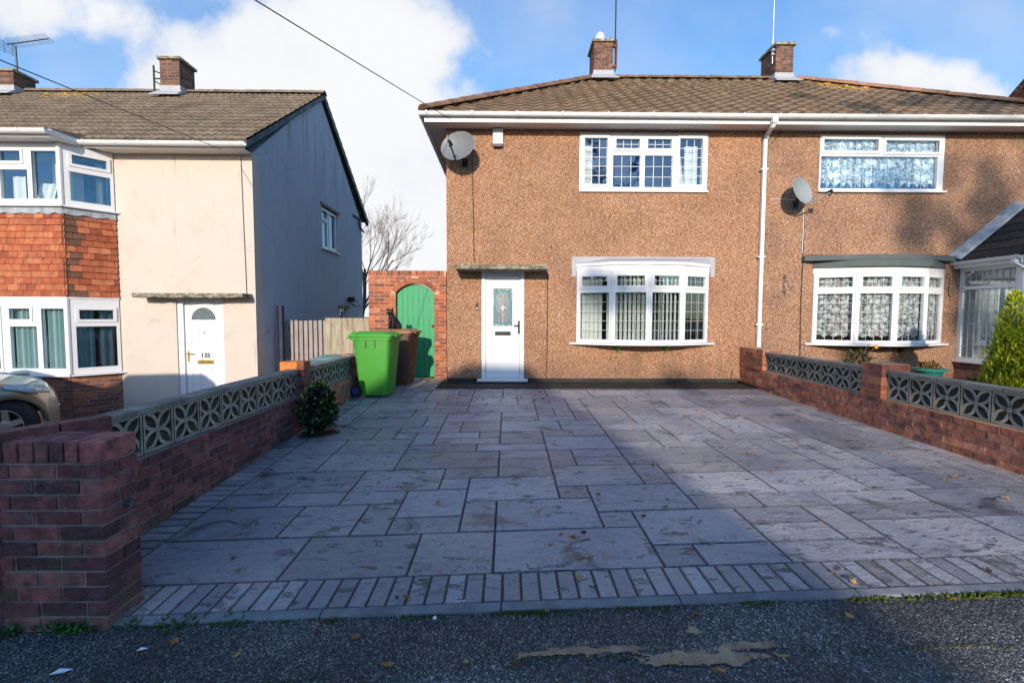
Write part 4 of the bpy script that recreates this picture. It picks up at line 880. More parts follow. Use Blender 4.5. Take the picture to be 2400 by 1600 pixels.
# porch on the right half
pxl=at(2243,720,YH).x; PJ=1.12; pz0=at(2225,843,YH).z; pzt=at(2246,638,YH).z+.0; pzg=at(2240,620,YH).z
px1=pxl+2.25; yf=YH-PJ
mb=MB(); bricks(mb,pxl,px1,yf,yf+.1025,-.1,pz0-.02,'dark'); MM=frameM((pxl,yf+.11,0),(0,1,0),(1,0,0)); mb.M=MM; bricks(mb,0,PJ-.115,0,.1025,-.1,pz0-.02,'dark'); po=mb.build('porch',MT['brick'],hous2); po['label']='glazed front porch with dark tiled roof'
mb=MB(); mb.box(pxl+.006,px1-.006,yf+.006,yf+.098,-.1,pz0-.025); mb.box(pxl+.006,pxl+.098,yf+.1,YH-.004,-.1,pz0-.025); mb.build('mortar_bed',MT['mortar'],po)
MS=frameM((pxl+.02,YH-.004,0),(0,-1,0),(1,0,0))
zm_=at(2250,676,YH).z; Lp=PJ-.0
mb=MB(); mb.M=MS; mb.plate(0,Lp-.02,pz0,pzt+.09,[(.075,Lp-.14,pz0+.07,zm_-.03),(.075,Lp-.14,zm_+.03,pzt-.0)],0,.06); mb.box(Lp-.08,Lp,-.02,.08,pz0,pzt+.09); fr_=mb.build('porch_window',MT['upvc'],po,bevel=.004)
mb=MB(); mb.M=MS; mb.poly([(.07,.03,pz0+.06),(Lp-.12,.03,pz0+.06),(Lp-.12,.03,pzt+.02),(.07,.03,pzt+.02)]); mb.M=None; mb.poly([(pxl+.1,yf+.03,pz0+.05),(px1-.1,yf+.03,pz0+.05),(px1-.1,yf+.03,pzt),(pxl+.1,yf+.03,pzt)]); mb.build('porch_pane',MT['glass'],po)
mb=MB(); mb.M=MS
for k in range(1,8): x=.075+(Lp-.215)*k/8; mb.box(x-.004,x+.004,.02,.028,pz0+.07,pzt)
for z in [pz0+.07+(zm_-pz0-.1)*k/6 for k in range(1,6)]+[zm_+.12]: mb.box(.075,Lp-.14,.019,.027,z-.004,z+.004)
mb.build('leading',MT['leadline'],po)
mb=MB(); mb.M=MS; mb.box(-.0,Lp+.05,-.07,.08,pz0-.035,pz0-.002); mb.M=None; mb.box(pxl-.05,px1,yf-.06,yf+.09,pz0-.036,pz0-.003); mb.build('sill',MT['upvc'],po,bevel=.006)
mb=MB(); mb.M=frameM((0,yf,0),(1,0,0)); mb.plate(pxl+.1,px1,pz0,pzt+.09,[(pxl+.2,pxl+.65,pz0+.07,pzt),(pxl+.75,pxl+1.55,pz0+.07,pzt),(pxl+1.65,px1-.08,pz0+.07,pzt)],0,.06); mb.build('porch_front',MT['upvc'],po,bevel=.004)
mb=MB(); mb.box(pxl+.08,px1-.1,YH-.02,YH-.006,-.05,pzt+.08); mb.box(px1-.1,px1-.06,yf+.1,YH-.03,-.05,pzt+.08); mb.box(pxl+.1,px1-.1,yf+.12,YH-.03,-.06,.06); mb.build('porch_inner_wall',MT['porchroom'],po)
mb=MB(); mb.box(pxl+.75,pxl+1.5,YH-.05,YH-.022,.1,1.95); mb.build('inner_door',MT['upvc'],po)
mb=MB(); mb.box(pxl+.3,pxl+.7,yf+.3,yf+.55,pz0-.1,pz0+.14); mb.build('cushion',MT['cushion'],po,bevel=.05)
sl=R(40); cw=1.125+.12; ed=.13; rz_=pzg+.03+cw*math.tan(sl); rl=cw/math.cos(sl)
mb=MB(); TD=(.05,.042,.04)
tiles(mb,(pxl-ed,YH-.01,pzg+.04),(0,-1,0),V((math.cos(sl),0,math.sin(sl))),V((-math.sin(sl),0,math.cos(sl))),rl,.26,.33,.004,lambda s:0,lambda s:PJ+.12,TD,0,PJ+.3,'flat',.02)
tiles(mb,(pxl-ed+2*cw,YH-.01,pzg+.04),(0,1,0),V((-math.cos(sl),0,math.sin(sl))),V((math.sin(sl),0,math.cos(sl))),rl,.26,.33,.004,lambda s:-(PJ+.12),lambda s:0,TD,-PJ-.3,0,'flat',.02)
mb.poly([(pxl-ed+.05,yf-.08,pzg+.05),(pxl-ed+2*cw-.05,yf-.08,pzg+.05),(pxl-ed+cw,yf-.08,rz_-.02)],(.5,.5,.5)); mb.build('porch_roof',MT['tile_a'],po)
mb=MB(); a=V((pxl-ed,0,pzg+.05)); b=V((pxl-ed+cw,0,rz_+.03)); nn=V((-math.sin(sl),0,math.cos(sl)))
mb.hexa([a+V((0,YH-.16,.03)),b+V((0,YH-.16,.03)),b+V((0,YH-.004,.03)),a+V((0,YH-.004,.03)),a+nn*.05+V((0,YH-.14,.02)),b+nn*.05+V((0,YH-.14,.02)),b+nn*.14+V((0,YH-.004,.02)),a+nn*.14+V((0,YH-.004,.02))]); mb.build('flashing',MT['lead'],po)
gutter_run(po,[(pxl-ed-.03,YH-.02,pzg+.035),(pxl-ed-.03,yf-.1,pzg+.035)],.055,.6)
mb=MB(); mb.box(pxl-ed+.02,pxl-ed+.04,yf-.06,YH-.004,pzt+.06,pzg+.02); mb.box(pxl-ed+.04,pxl+.0,yf-.06,YH-.004,pzt+.092,pzt+.105); mb.build('fascia',MT['upvc'],po)
mb=MB(); sqtube(mb,[(pxl-ed-.03,yf+.0,pzg-.0),(pxl-ed-.03,yf+.0,pzg-.10),(pxl-.02,yf-.04,pzg-.2),(pxl+.12,yf-.05,pzg-.26),(pxl+.16,yf-.05,pzg-.34),(pxl+.16,yf-.05,.0)],.034); mb.build('downpipe',MT['upvc'],po,bevel=.006)
# ---------------------------------------------------------------- cream rendered house on the left
YA=9.0; GX=atx(600,600,-5.0); AX=at(598,650,YA).x; AZS=at(420,360,YA).z; AD=6.6; AEZ=AZS+.13
ahouse=thing('house','cream rendered house with red hung tiles on its bay and a shaded gable end','house',(AX-3,YA,-.55))
X=lambda a,y=800: at(a,y,YA).x
Z=lambda b,x=470: at(x,b,YA).z
adoor=(X(415.5),X(525),-.62,Z(700))
BY=8.45; bxr=at(163,800,BY).x; bxw=X(284); ARY=YA-.35+3.72; ARZ=at(757,224,ARY).z+.02
WXL=-17.0
mb=MB(); mb.M=frameM((0,YA,0),(1,0,0)); mb.plate(WXL,AX,-1.0,AZS,[adoor,(-11.2,bxw-.05,.22,1.6),(-11.2,bxw-.05,3.3,AZS-.1)],0,.25); mb.build('wall',MT['render'],ahouse)
# gable wall, x constant
sw=(atx(755,485,AX),atx(792,585,AX))
mb=MB(); y0,y1=YA+.001,YA+AD
wy0,wy1=atx(755,540,AX).y,atx(792,540,AX).y; wz0=atx(773,587,AX).z; wz1=atx(773,492,AX).z
ry0,ry1=atx(797,740,AX).y,atx(813,740,AX).y; rz1=atx(805,722,AX).z; rz0=rz1-.9
MG=frameM((AX,0,0),(0,1,0),(-1,0,0)); mb.M=MG
mb.plate(y0,y1,-1.0,AZS,[(wy0,wy1,wz0,wz1),(ry0,ry1,rz0,rz1)],0.001,.25)
mb.prism([(y0,.001,AZS),(y1,.001,AZS),((y0+y1)/2,.001,ARZ-.06)],(0,.2,0)); mb.build('gable_wall',MT['gable'],ahouse)
w=window(ahouse,MG,wy0,wy1,wz0,wz1,[(wy0+.10,wy0+(wy1-wy0)*.42,wz0+.08,wz0+(wz1-wz0)*.66,False,None),(wy0+.10,wy0+(wy1-wy0)*.42,wz0+(wz1-wz0)*.74,wz1-.1,True,None),(wy0+(wy1-wy0)*.55,wy1-.1,wz0+.1,wz1-.1,True,None)],d=.05,sill=(.06,.06,.12))
mb=MB(); mb.M=MG; mb.box(wy0+.05,wy1-.05,.16,.17,wz0+.05,wz1-.05); mb.build('blind',MT['curtain_white'],w)
mb=MB(); mb.M=MG; mb.box(wy0-.1,wy1+.1,-.03,.1,wz1,wz1+.07); mb.build('lintel',MT['canopy'],w)
w=window(ahouse,MG,ry0,ry1,rz0,rz1,[(ry0+.12,ry1-.12,rz0+.1,rz1-.1,False,None)],d=.06,fw=.08); mb=MB(); mb.M=MG; mb.box(ry0-.15,ry1+.25,-.03,.02,rz1,rz1+.09); mb.build('lintel',MT['canopy'],w)
lp=atx(818,703,AX); mb=MB(); mb.box(lp.x+.02,lp.x+.22,lp.y-.14,lp.y+.14,lp.z-.05,lp.z+.09); mb.tube([(lp.x,lp.y,lp.z),(lp.x+.06,lp.y,lp.z)],.02,6); mb.build('security_light',MT['black'],ahouse,bevel=.02)
tubeobj('light_cable',[(AX+.01,lp.y,lp.z),(AX+.012,lp.y+.5,lp.z-.18),(AX+.012,lp.y+1.6,lp.z-.12)],.012,MT['black'],ahouse,6)
mb=MB(); e=atx(850,530,AX); mb.tube([(AX+.02,e.y-1.0,e.z+.15),(AX+.04,e.y-.5,e.z+.15),(AX+.05,e.y-.45,e.z-.12),(AX+.06,e.y-.05,e.z-.22)],.03,8); mb.build('waste_pipe',MT['darkmetal'],ahouse)
# roof
TA=(.235,.178,.125); ath=math.atan2(ARZ-AEZ,ARY-(YA-.33)); AL=(ARY-(YA-.33))/math.cos(ath); VX=AX+.10
mb=MB()
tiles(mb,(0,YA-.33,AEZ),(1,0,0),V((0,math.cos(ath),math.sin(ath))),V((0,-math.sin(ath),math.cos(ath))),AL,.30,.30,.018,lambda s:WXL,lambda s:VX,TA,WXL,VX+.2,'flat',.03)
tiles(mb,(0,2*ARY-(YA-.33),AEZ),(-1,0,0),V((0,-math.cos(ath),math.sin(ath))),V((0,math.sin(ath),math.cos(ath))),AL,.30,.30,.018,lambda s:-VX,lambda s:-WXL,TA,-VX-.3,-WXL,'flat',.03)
rf=mb.build('roof',MT['tile_a'],ahouse)
mb=MB(); caps(mb,(WXL,ARY,ARZ+.0),(VX,ARY,ARZ+.0),.12,.40,(.2,.16,.12)); mb.build('ridge_tiles',MT['ridge'],rf)
for s_ in (1,-1):
    yb=YA-.33 if s_>0 else 2*ARY-(YA-.33); mb=MB()
    mb.prism([(VX-.005,yb,AEZ-.13),(VX-.005,yb,AEZ+.0),(VX-.005,ARY,ARZ-.0),(VX-.005,ARY,ARZ-.13)],(-.08,0,0)); mb.build('verge_board',MT['black'],rf)
# eaves
mb=MB(); mb.box(bxw-.1,AX+.02,YA-.31,YA-.002,AZS-.012,AZS); mb.build('soffit',MT['soffit'],ahouse)
mb=MB(); mb.box(bxw-.3,AX+.05,YA-.335,YA-.312,AZS-.02,AEZ-.02); 
byf=BY-.30; fx=bxr+.12
mb.box(-12.5,fx,byf,byf+.022,AZS-.02,AEZ-.02); mb.hexa([(fx,byf,AZS-.02),(fx+.02,byf+.02,AZS-.02),(bxw-.28,YA-.315,AZS-.02),(bxw-.3,YA-.335,AZS-.02),(fx,byf,AEZ-.02),(fx+.02,byf+.02,AEZ-.02),(bxw-.28,YA-.315,AEZ-.02),(bxw-.3,YA-.335,AEZ-.02)]); mb.build('fascia',MT['upvc'],ahouse)
mb=MB(); mb.prism([(-12.5,byf+.03,AZS-.012),(fx,byf+.03,AZS-.012),(bxw-.28,YA-.31,AZS-.012),(bxw-.1,YA-.002,AZS-.012),(-12.5,YA-.002,AZS-.012)],(0,0,.011)); mb.build('bay_soffit',MT['upvc'],ahouse)
gutter_run(ahouse,[(-12.5,byf-.06,AEZ-.05),(fx+.02,byf-.06,AEZ-.05),(bxw-.27,YA-.395,AEZ-.05),(AX+.09,YA-.395,AEZ-.06)],.065,1.0)
mb=MB(); k=AEZ-.01
rows=[[(-12.5,byf-.03,k),(fx,byf-.03,k),(bxw-.3,YA-.36,k)],[(-12.5,YA-.2,k+.13),(fx,YA-.2,k+.13),(bxw-.3,YA-.2,k+.13)]]; mb.grid(rows,TA); mb.build('bay_roof',MT['tile_a'],ahouse)
# bay: splay and front, per storey
n0=(-11.6,BY); n1=(bxr,BY); n2=(bxw,YA)
def seg(a,b): return frameM((a[0],a[1],0),(b[0]-a[0],b[1]-a[1],0)), math.hypot(b[0]-a[0],b[1]-a[1])
M1,L1=seg(n0,n1); M2_,L2=seg(n1,n2)
zb1=at(163,697,BY).z; zb0=at(163,880,BY).z+.02; zu0=at(163,481,BY).z; zu1=at(163,337,BY).z; ztile=at(163,497,BY).z
mb=MB()
mb.M=M1; bricks(mb,L1-3.4,L1-.0,0,.1025,-.95,zb0-.05,'dark'); mb.M=M2_; bricks(mb,.0,L2,0,.1025,-.95,zb0-.05,'dark'); bb=mb.build('bay_brickwork',MT['brick'],ahouse)
mb=MB(); mb.M=M1; mb.box(L1-3.4,L1-.03,.006,.09,-.95,zb0-.052); mb.M=M2_; mb.box(.01,L2,.006,.09,-.95,zb0-.052); mb.build('mortar_bed',MT['orangemortar'],bb)
def ul(M,L_,px,py):    # distance along bay front for a photo column
    return at(px,py,BY).x-n0[0]
def us(t): return L2*t
def bayw(z0,z1,nm,ft,tr,cur):
    # front lights
    f=lambda px:at(px,(700 if nm=='lower' else 400),BY).x-n0[0]
    zt1,zt0,zl1,zl0=tr
    Ls=[(f(ft[0]),f(ft[1]),zt0,zt1,True,None),(f(ft[2]),f(ft[3]),zl0,zl1,False,None),(f(ft[4]),f(ft[5]),zl0,zt1,True,None),(f(ft[0])-.95,f(ft[0])-.2,zl0,zt1,True,None),(f(ft[0])-1.9,f(ft[0])-1.15,zl0,zt1,True,None)]
    w=window(ahouse,M1,L1-3.35,L1,z0,z1,Ls,d=-.02,sill=(.05,.06,.07),room=None); w['label']=nm+' bay window'
    mb=MB(); mb.M=M2_; k=L2; Lr=[(.20*k,.86*k,zt0,zt1-.02,True,None),(.13*k,.92*k,zl0,zl1,False,None)]
    mb.plate(.0,L2-.01,z0,z1,[l[:4] for l in Lr],-.02,.04); l=Lr[0]; mb.ring(l[0]-.05,l[1]+.05,l[2]-.05,l[3]+.05,.05,-.038,-.01); mb.tube([(-.015,0,z0),(-.015,0,z1)],.045,8); mb.build('splay_frame',MT['upvc'],w,bevel=.004)
    mb=MB(); mb.M=M2_
    for l in Lr: mb.poly([(l[0],.015,l[2]),(l[1],.015,l[2]),(l[1],.015,l[3]),(l[0],.015,l[3])])
    mb.build('pane',MT['glass'],w)
    mb=MB(); mb.M=M2_; mb.box(-.03,L2+.1,-.09,.05,z0-.035,z0-.002); mb.build('sill',MT['upvc'],w,bevel=.006)
    mb=MB(); q=YA+1.4
    a,b,c,e=-11.5,bxw-.08,z0+.03,z1-.03
    for fc in ([(a,q,c),(b,q,c),(b,q,e),(a,q,e)],[(b,q,c),(b,YA-.1,c),(b,YA-.1,e),(b,q,e)],[(a,BY+.06,c),(bxr-.03,BY+.06,c),(b,YA,c),(b,q,c),(a,q,c)],[(a,BY+.06,e),(bxr-.03,BY+.06,e),(b,YA,e),(b,q,e),(a,q,e)]): mb.poly(fc)
    mb.build('room',MT['room' if nm=='lower' else 'skyroom'],w)
    return w
w=bayw(zb0-.0,zb1-.02,'lower',(24,72,22,85,99,155),(at(100,723,BY).z,at(100,748,BY).z,at(100,765,BY).z,at(100,863,BY).z),None)
mb=MB(); mb.M=M1; g_=lambda px:at(px,800,BY).x-n0[0]
zc0,zc1=zb0+.06,zb1-.1
for q in ((M1,g_(26),g_(88),.10,.035),(M1,g_(104),g_(158),.10,.035),(M1,g_(-90),g_(-20),.10,.035),(M2_,.05,L2*.5,.12,.03),(M2_,L2*.6,L2*.95,.12,.03)): mb=MB(); mb.M=q[0]; drape(mb,q[1],q[2],zc0,zc1,q[3],q[4],.1,q[1]); mb.build('curtain',MT['curtain_teal'],w)
w=bayw(zu0,zu1,'upper',(2,53,2,66,79,137),(at(100,355,BY).z,at(100,379,BY).z,at(100,398,BY).z,at(100,467,BY).z),None)
for q in ((M1,g_(30),g_(62),.05,.55,.16,.02,None),(M1,g_(82),g_(126),.05,.42,.14,.02,lambda x,t:x+.12*t),(M1,g_(100),g_(132),.4,zu1-zu0-.1,.35,.02,None),(M2_,.08,L2*.42,.05,.75,.14,.03,None),(M2_,L2*.66,L2*.93,.05,zu1-zu0-.2,.14,.03,None)):
    mb=MB(); mb.M=q[0]; drape(mb,q[1],q[2],zu0+q[3],zu0+q[4],q[5],q[6],.13,0,pinch=q[7]); mb.build('curtain',MT['curtain_white'],w)
# head trims and cores behind
mb=MB(); mb.M=M1; mb.box(L1-3.35,L1+.02,-.035,.05,zb1-.02,zb1+.01); mb.M=M2_; mb.box(0,L2,-.035,.05,zb1-.02,zb1+.01); mb.build('head_trim',MT['upvc'],ahouse)
mb=MB(); mb.prism([(n0[0],BY+.03,zb1+.01),(bxr-.02,BY+.03,zb1+.01),(bxw-.03,YA,zb1+.01),(n0[0],YA,zb1+.01)],(0,0,zu0-zb1-.06)); mb.build('bay_core',MT['room'],ahouse)
mb=MB(); mb.prism([(n0[0],BY-.01,zu1+.001),(bxr+.0,BY-.01,zu1+.001),(bxw,YA,zu1+.001),(n0[0],YA,zu1+.001)],(0,0,max(.03,AZS-.014-zu1))); mb.build('bay_head',MT['upvc'],ahouse)
# hung tiles
mb=MB(); rn=random.Random(4); nc=13; ch_=(ztile-zb1-.01)/nc
HP=[(.38,.11,.05),(.42,.13,.06),(.36,.10,.045),(.45,.16,.075),(.40,.13,.06),(.33,.085,.04)]
for M,La,Lb in ((M1,L1-3.4,L1+.035),(M2_,-.035,L2)):
    mb.M=M
    for k in range(nc):
        z0=zb1+.012+k*ch_; x=La-rn.random()*.16-(.08 if k%2 else 0)
        while x<Lb:
            a,b=max(x,La),min(x+.165,Lb); x+=.167
            if b-a<.01: continue
            c=rn.choice(HP); q=rn.uniform(.85,1.15); c=tuple(v*q for v in c)
            if M is M2_ and a<.15 and rn.random()<.7: c=(.15*q,.075*q,.05*q)
            t=rn.uniform(-.004,.003)
            mb.hexa([(a+.0015,-.042+t,z0),(b-.0015,-.042+t,z0),(b-.0015,-.02,z0),(a+.0015,-.02,z0),(a+.0015,-.018,z0+ch_*1.1),(b-.0015,-.018,z0+ch_*1.1),(b-.0015,-.002,z0+ch_*1.1),(a+.0015,-.002,z0+ch_*1.1)],c)
mb.build('hung_tiles',MT['hung'],ahouse)
mb=MB()
for M,La,Lb in ((M1,L1-3.4,L1+.03),(M2_,-.03,L2)):
    mb.M=M; n=int((Lb-La)/.04); rows=[]
    for z,f in ((zu0-.04,0),(ztile+.05,0),(ztile-.02,1)):
        rows.append([(La+(Lb-La)*i/n,(-.05 if f else -.035)-(.012*math.sin(i*1.1) if f else 0),z-(.025*abs(math.sin(i*.42)) if f else 0)) for i in range(n+1)])
    mb.grid(rows)
mb.build('lead_apron',MT['lead'],ahouse)
# front door of the cream house
dwd=adoor[1]-adoor[0]; MD=frameM((adoor[0],YA,adoor[2]),(1,0,0)); dh=adoor[3]-adoor[2]
mb=MB(); mb.M=MD; mb.plate(0,dwd,0,dh,[(.11,dwd-.03,.02,dh-.06)],.03,.15); dr=mb.build('door',MT['upvc'],ahouse,bevel=.004); dr['label']='white six panel front door with fanlight and brass letter plate'
a,b=.118,dwd-.038; lw_=b-a; U=lambda px:a+lw_*(px-1297)/(1572-1297); ZZ=lambda py:at(470,480+py/3.0156,YA).z-adoor[2]
mb=MB(); mb.M=MD; cx=U(1433); rr=U(1520)-U(1433); zf=ZZ(812)
mb.plate(a,b,.025,dh-.066,[],.07,.11)
for p0,p1,q0,q1 in ((1333,1390,880,1035),(1468,1525,880,1035),(1335,1398,1148,1318),(1470,1530,1148,1318)):
    mb.ring(U(p0),U(p1),ZZ(q1),ZZ(q0),.014,.06,.075); 
mb.build('door_leaf',MT['upvc'],dr,bevel=.003)
mb=MB(); mb.M=MD; mb.prism([(cx+rr*math.cos(math.pi*i/16),.064,zf+rr*1.0*math.sin(math.pi*i/16)) for i in range(17)],(0,.004,0)); mb.build('fanlight',MT['obscure'],dr)
mb=MB(); mb.M=MD
for i in range(16):
    t0,t1=math.pi*i/16,math.pi*(i+1)/16; Q=lambda r,t,y:(cx+r*math.cos(t),y,zf+r*math.sin(t)); mb.hexa([Q(rr,t0,.055),Q(rr,t1,.055),Q(rr,t1,.07),Q(rr,t0,.07),Q(rr+.022,t0,.055),Q(rr+.022,t1,.055),Q(rr+.022,t1,.07),Q(rr+.022,t0,.07)])
mb.box(cx-rr-.022,cx+rr+.022,.055,.07,zf-.022,zf); mb.build('fanlight_frame',MT['upvc'],dr)
mb=MB(); mb.M=MD; mb.box(U(1378),U(1494),.056,.07,ZZ(1125),ZZ(1098)); mb.box(U(1388),U(1484),.05,.058,ZZ(1119),ZZ(1104)); mb.build('letter_plate',MT['brass'],dr,bevel=.003)
mb=MB(); mb.M=MD; mb.box(U(1309),U(1321),.055,.07,ZZ(1110),ZZ(1035)); mb.tube([(U(1315),.06,ZZ(1052)),(U(1315),.02,ZZ(1052)),(U(1362),.015,ZZ(1053))],.011,8); mb.build('handle',MT['brass'],dr)
mb=MB(); mb.M=MD; mb.tube([(cx,.062,ZZ(906)),(cx,.072,ZZ(906))],.014,12); mb.build('spyhole',MT['ink'],dr)
cu=bpy.data.curves.new('door_number','FONT'); cu.body='135'; cu.size=.125; cu.extrude=.003; cu.offset=.0025; cu.align_x='CENTER'
to=bpy.data.objects.new('t',cu); COL.objects.link(to); dg=bpy.context.evaluated_depsgraph_get(); me=bpy.data.meshes.new_from_object(to.evaluated_get(dg)); bpy.data.objects.remove(to)
me.transform(Matrix.Translation(V((adoor[0]+U(1436),YA+.062,adoor[2]+ZZ(1079)))-wloc(dr)) @ Matrix.Rotation(R(90),4,'X')); me.materials.clear(); me.materials.append(MT['ink']); o=bpy.data.objects.new('door_number',me); COL.objects.link(o); o.parent=dr
mb=MB(); mb.M=MD; mb.box(-.02,dwd+.02,.16,.18,-.1,dh+.05); mb.build('door_backing',MT['room'],dr)
mb=MB(); c0=at(308,690,YA-.34); c1=at(568,691,YA-.34); n=26; rows=[]
mb.box(c0.x,c1.x,YA-.34,YA,c0.z-.035,c0.z+.03)
for i in range(n): x=c0.x+(c1.x-c0.x)*i/n; mb.box(x,x+(c1.x-c0.x)/n,YA-.345+random.uniform(0,.02),YA-.1,c0.z-.035-random.uniform(.004,.03),c0.z-.03)
mb.build('door_canopy',MT['canopy'],ahouse,bevel=.006)
# chimneys
cf=at(375,180,12.05); cf2=at(421,180,12.05); zc=at(400,140,12.05).z
ch=chimney(ahouse,cf.x,cf2.x,12.05,12.62,at(400,215,12.05).z-.03,zc,.18)
mb=MB(); mb.lathe([(.2,zc+.06),(.15,zc+.12),(.0,zc+.13)],14,M=Matrix.Translation(((cf.x+cf2.x)/2,12.35,0))); mb.build('flaunching',MT['canopy'],ch)
mb=MB(); x=cf.x-.07; mb.tube([(x-.12,12.1,zc-.12),(x-.12,12.1,zc-1.0)],.022,6); mb.tube([(x-.12,12.1,zc-.25),(cf.x,12.1,zc-.33)],.016,6); mb.tube([(x-.12,12.1,zc-.45),(cf.x,12.1,zc-.45)],.016,6); mb.tube([(x-.12,12.1,zc-.5),(cf.x,12.1,zc-.62)],.016,6); mb.build('aerial_bracket',MT['darkmetal'],ch)
cf2=at(32,190,12.05); zc=at(20,168,12.05).z
ch=chimney(ahouse,cf2.x-.75,cf2.x,12.05,12.6,at(20,212,12.05).z-.03,zc,.16)
px=at(40,150,12.3); zt=at(40,108,12.3).z; ap=thing('tv_aerial','spiky television aerial on a tall pole above the left end of the cream house roof','aerial',(px.x,12.3,ARZ-.3))
mb=MB(); mb.tube([(px.x+.02,12.3,ARZ-.4),(px.x-.02,12.3,zt)],.022,8); mb.build('pole',MT['darkmetal'],ap)
mb=MB(); e=at(97,80,12.3); b0=V((px.x-.25,12.3,zt+.03)); b1=V((e.x,12.5,e.z)); mb.tube([b0,b1],.012,6)
for i in range(15):
    p=b0+(b1-b0)*(.12+.88*i/14); mb.tube([p+V((-.05,-.10,.08)),p+V((.03,.10,-.06))],.006,4)
mb.build('director_array',MT['darkmetal'],ap)
mb=MB(); r0_=b0+V((-.1,0,.0)); 
for i in range(5): z=-.12+i*.06; mb.tube([r0_+V((-.38,0,z+.10)),r0_+V((.25,.05,z-.10))],.006,4)
for i in range(4): x=-.38+.63*i/3; mb.tube([r0_+V((x,0,-.22-.3*(x+.38)+.12)),r0_+V((x,0,.24-.3*(x+.38)))],.006,4)
mb.build('reflector',MT['darkmetal'],ap)
tubeobj('wall_cable',[(AX-.2,YA-.02,AZS-.05),(AX-.19,YA-.015,3.3),(AX-.17,YA-.015,2.2),(AX-.165,YA-.015,c0.z+.03)],.005,MT['darkmetal'],ahouse,6)
# far brick gable at the right edge
GXC=14.0; q0=atx(2362,250,GXC); q1=atx(2400,207,GXC); sl_=(q1.z-q0.z)/(q0.y-q1.y); ry=q1.y-.5; rz=q1.z+.5*sl_
bh=thing('house','red brick house gable just showing above the roof at the right edge','house',(GXC+3,ry,0))
mb=MB(); hd=3.9; mb.prism([(GXC,ry-hd,-.5),(GXC,ry+hd,-.5),(GXC,ry+hd,rz-hd*sl_),(GXC,ry,rz),(GXC,ry-hd,rz-hd*sl_)],(6,0,0)); mb.build('wall',MT['gatebrick'],bh)
mb=MB(); k=.13
for s_ in (1,-1): mb.hexa([(GXC-.12,ry,rz),(GXC+6,ry,rz),(GXC+6,ry+s_*(hd+.3),rz-(hd+.3)*sl_),(GXC-.12,ry+s_*(hd+.3),rz-(hd+.3)*sl_),(GXC-.12,ry,rz+k),(GXC+6,ry,rz+k),(GXC+6,ry+s_*(hd+.3),rz-(hd+.3)*sl_+k),(GXC-.12,ry+s_*(hd+.3),rz-(hd+.3)*sl_+k)],(.09,.05,.045))
mb.build('roof',MT['tile_b'],bh)
# ================================================================ things in front of the houses
def rr(x0,x1,y0,y1,r,z,n=4):
    pts=[]
    for cx,cy,a0 in ((x1-r,y1-r,0),(x0+r,y1-r,90),(x0+r,y0+r,180),(x1-r,y0+r,270)):
        for i in range(n+1): a=R(a0+90*i/n); pts.append((cx+r*math.cos(a),cy+r*math.sin(a),z))
    return pts
def wheelie(label, body, lid, loc, rot, hub='bluehub', grp=None, h=1.0):
    t=thing('wheelie_bin',label,'bin',(0,0,0),grp)
    mb=MB(); mb.loft([rr(-.20,.24,-.22,.22,.05,.03),rr(-.22,.26,-.23,.23,.06,.10),rr(-.26,.30,-.255,.255,.06,.62),rr(-.29,.325,-.272,.272,.06,.90),rr(-.29,.325,-.272,.272,.06,.93),rr(-.315,.345,-.29,.29,.05,.935),rr(-.315,.345,-.29,.29,.05,.985)])
    mb.box(-.24,-.14,-.20,.20,.05,.16); mb.build('body',MT[body],t,35)
    mb=MB(); mb.loft([rr(-.34,.375,-.305,.305,.05,.988),rr(-.345,.38,-.31,.31,.05,.993),rr(-.345,.38,-.31,.31,.05,1.018),rr(-.33,.34,-.285,.285,.06,1.03),rr(-.31,.28,-.25,.25,.07,1.058),rr(-.29,.25,-.23,.23,.07,1.062)]); mb.box(.36,.395,-.12,.12,.985,1.015); mb.box(-.41,-.33,-.2,.2,.985,1.01); l=mb.build('lid',MT[lid],t,35)
    mb=MB(); mb.tube([(-.31,-.22,.955),(-.385,-.22,.965),(-.385,.22,.965),(-.31,.22,.955)],.016,8); mb.build('handle',MT[body],t,40)
    mb=MB(); mb.tube([(-.23,-.27,.10),(-.23,.27,.10)],.014,8); mb.build('axle',MT['darkmetal'],t)
    for s in (-1,1):
        M=Matrix.Translation((-.24,s*.27,.10)) @ Matrix.Rotation(R(90),4,'X'); mb=MB(); mb.lathe([(.075,-.03),(.097,-.022),(.10,0),(.097,.022),(.075,.03)],24,M=M); wh=mb.build('wheel',MT['rubber'],t,35)
        mb=MB(); mb.lathe([(.055,-.033),(.06,-.025),(.06,.025),(.055,.033)],18,M=M); mb.build('hub',MT[hub],wh,35)
    for s in (-1,1):
        for x in (-.06,.09): mb=MB(); mb.box(x-.006,x+.006,s*.2735-.004,s*.2735+.004,.80,.93); mb.build('rim_slot',MT['black'],t)
    t.location=loc; t.rotation_euler=(0,0,rot); t.scale=(1,1,h)
    return t
b=at(868,925,7.55); wheelie('bright green wheelie bin standing against the left garden wall','bingreen','binlid',(-2.20,7.62,gd(-2.15,7.6)),R(-6))
wheelie('brown wheelie bin behind the green one with a cat on its lid','binbrown','binbrownlid',(-2.10,8.74,0),R(-9),'black')
p1=at(745,846,7.75); p2=at(785,835,8.5)
wheelie('grey lidded wheelie bin behind the left garden wall','bingrey','bingrey',(p1.x,7.75,-.53),R(170),'black')
wheelie('teal lidded wheelie bin behind the wall, farther from the road than the grey lidded bin','bingrey','binteal',(p2.x,8.6,-.5),R(175),'black')
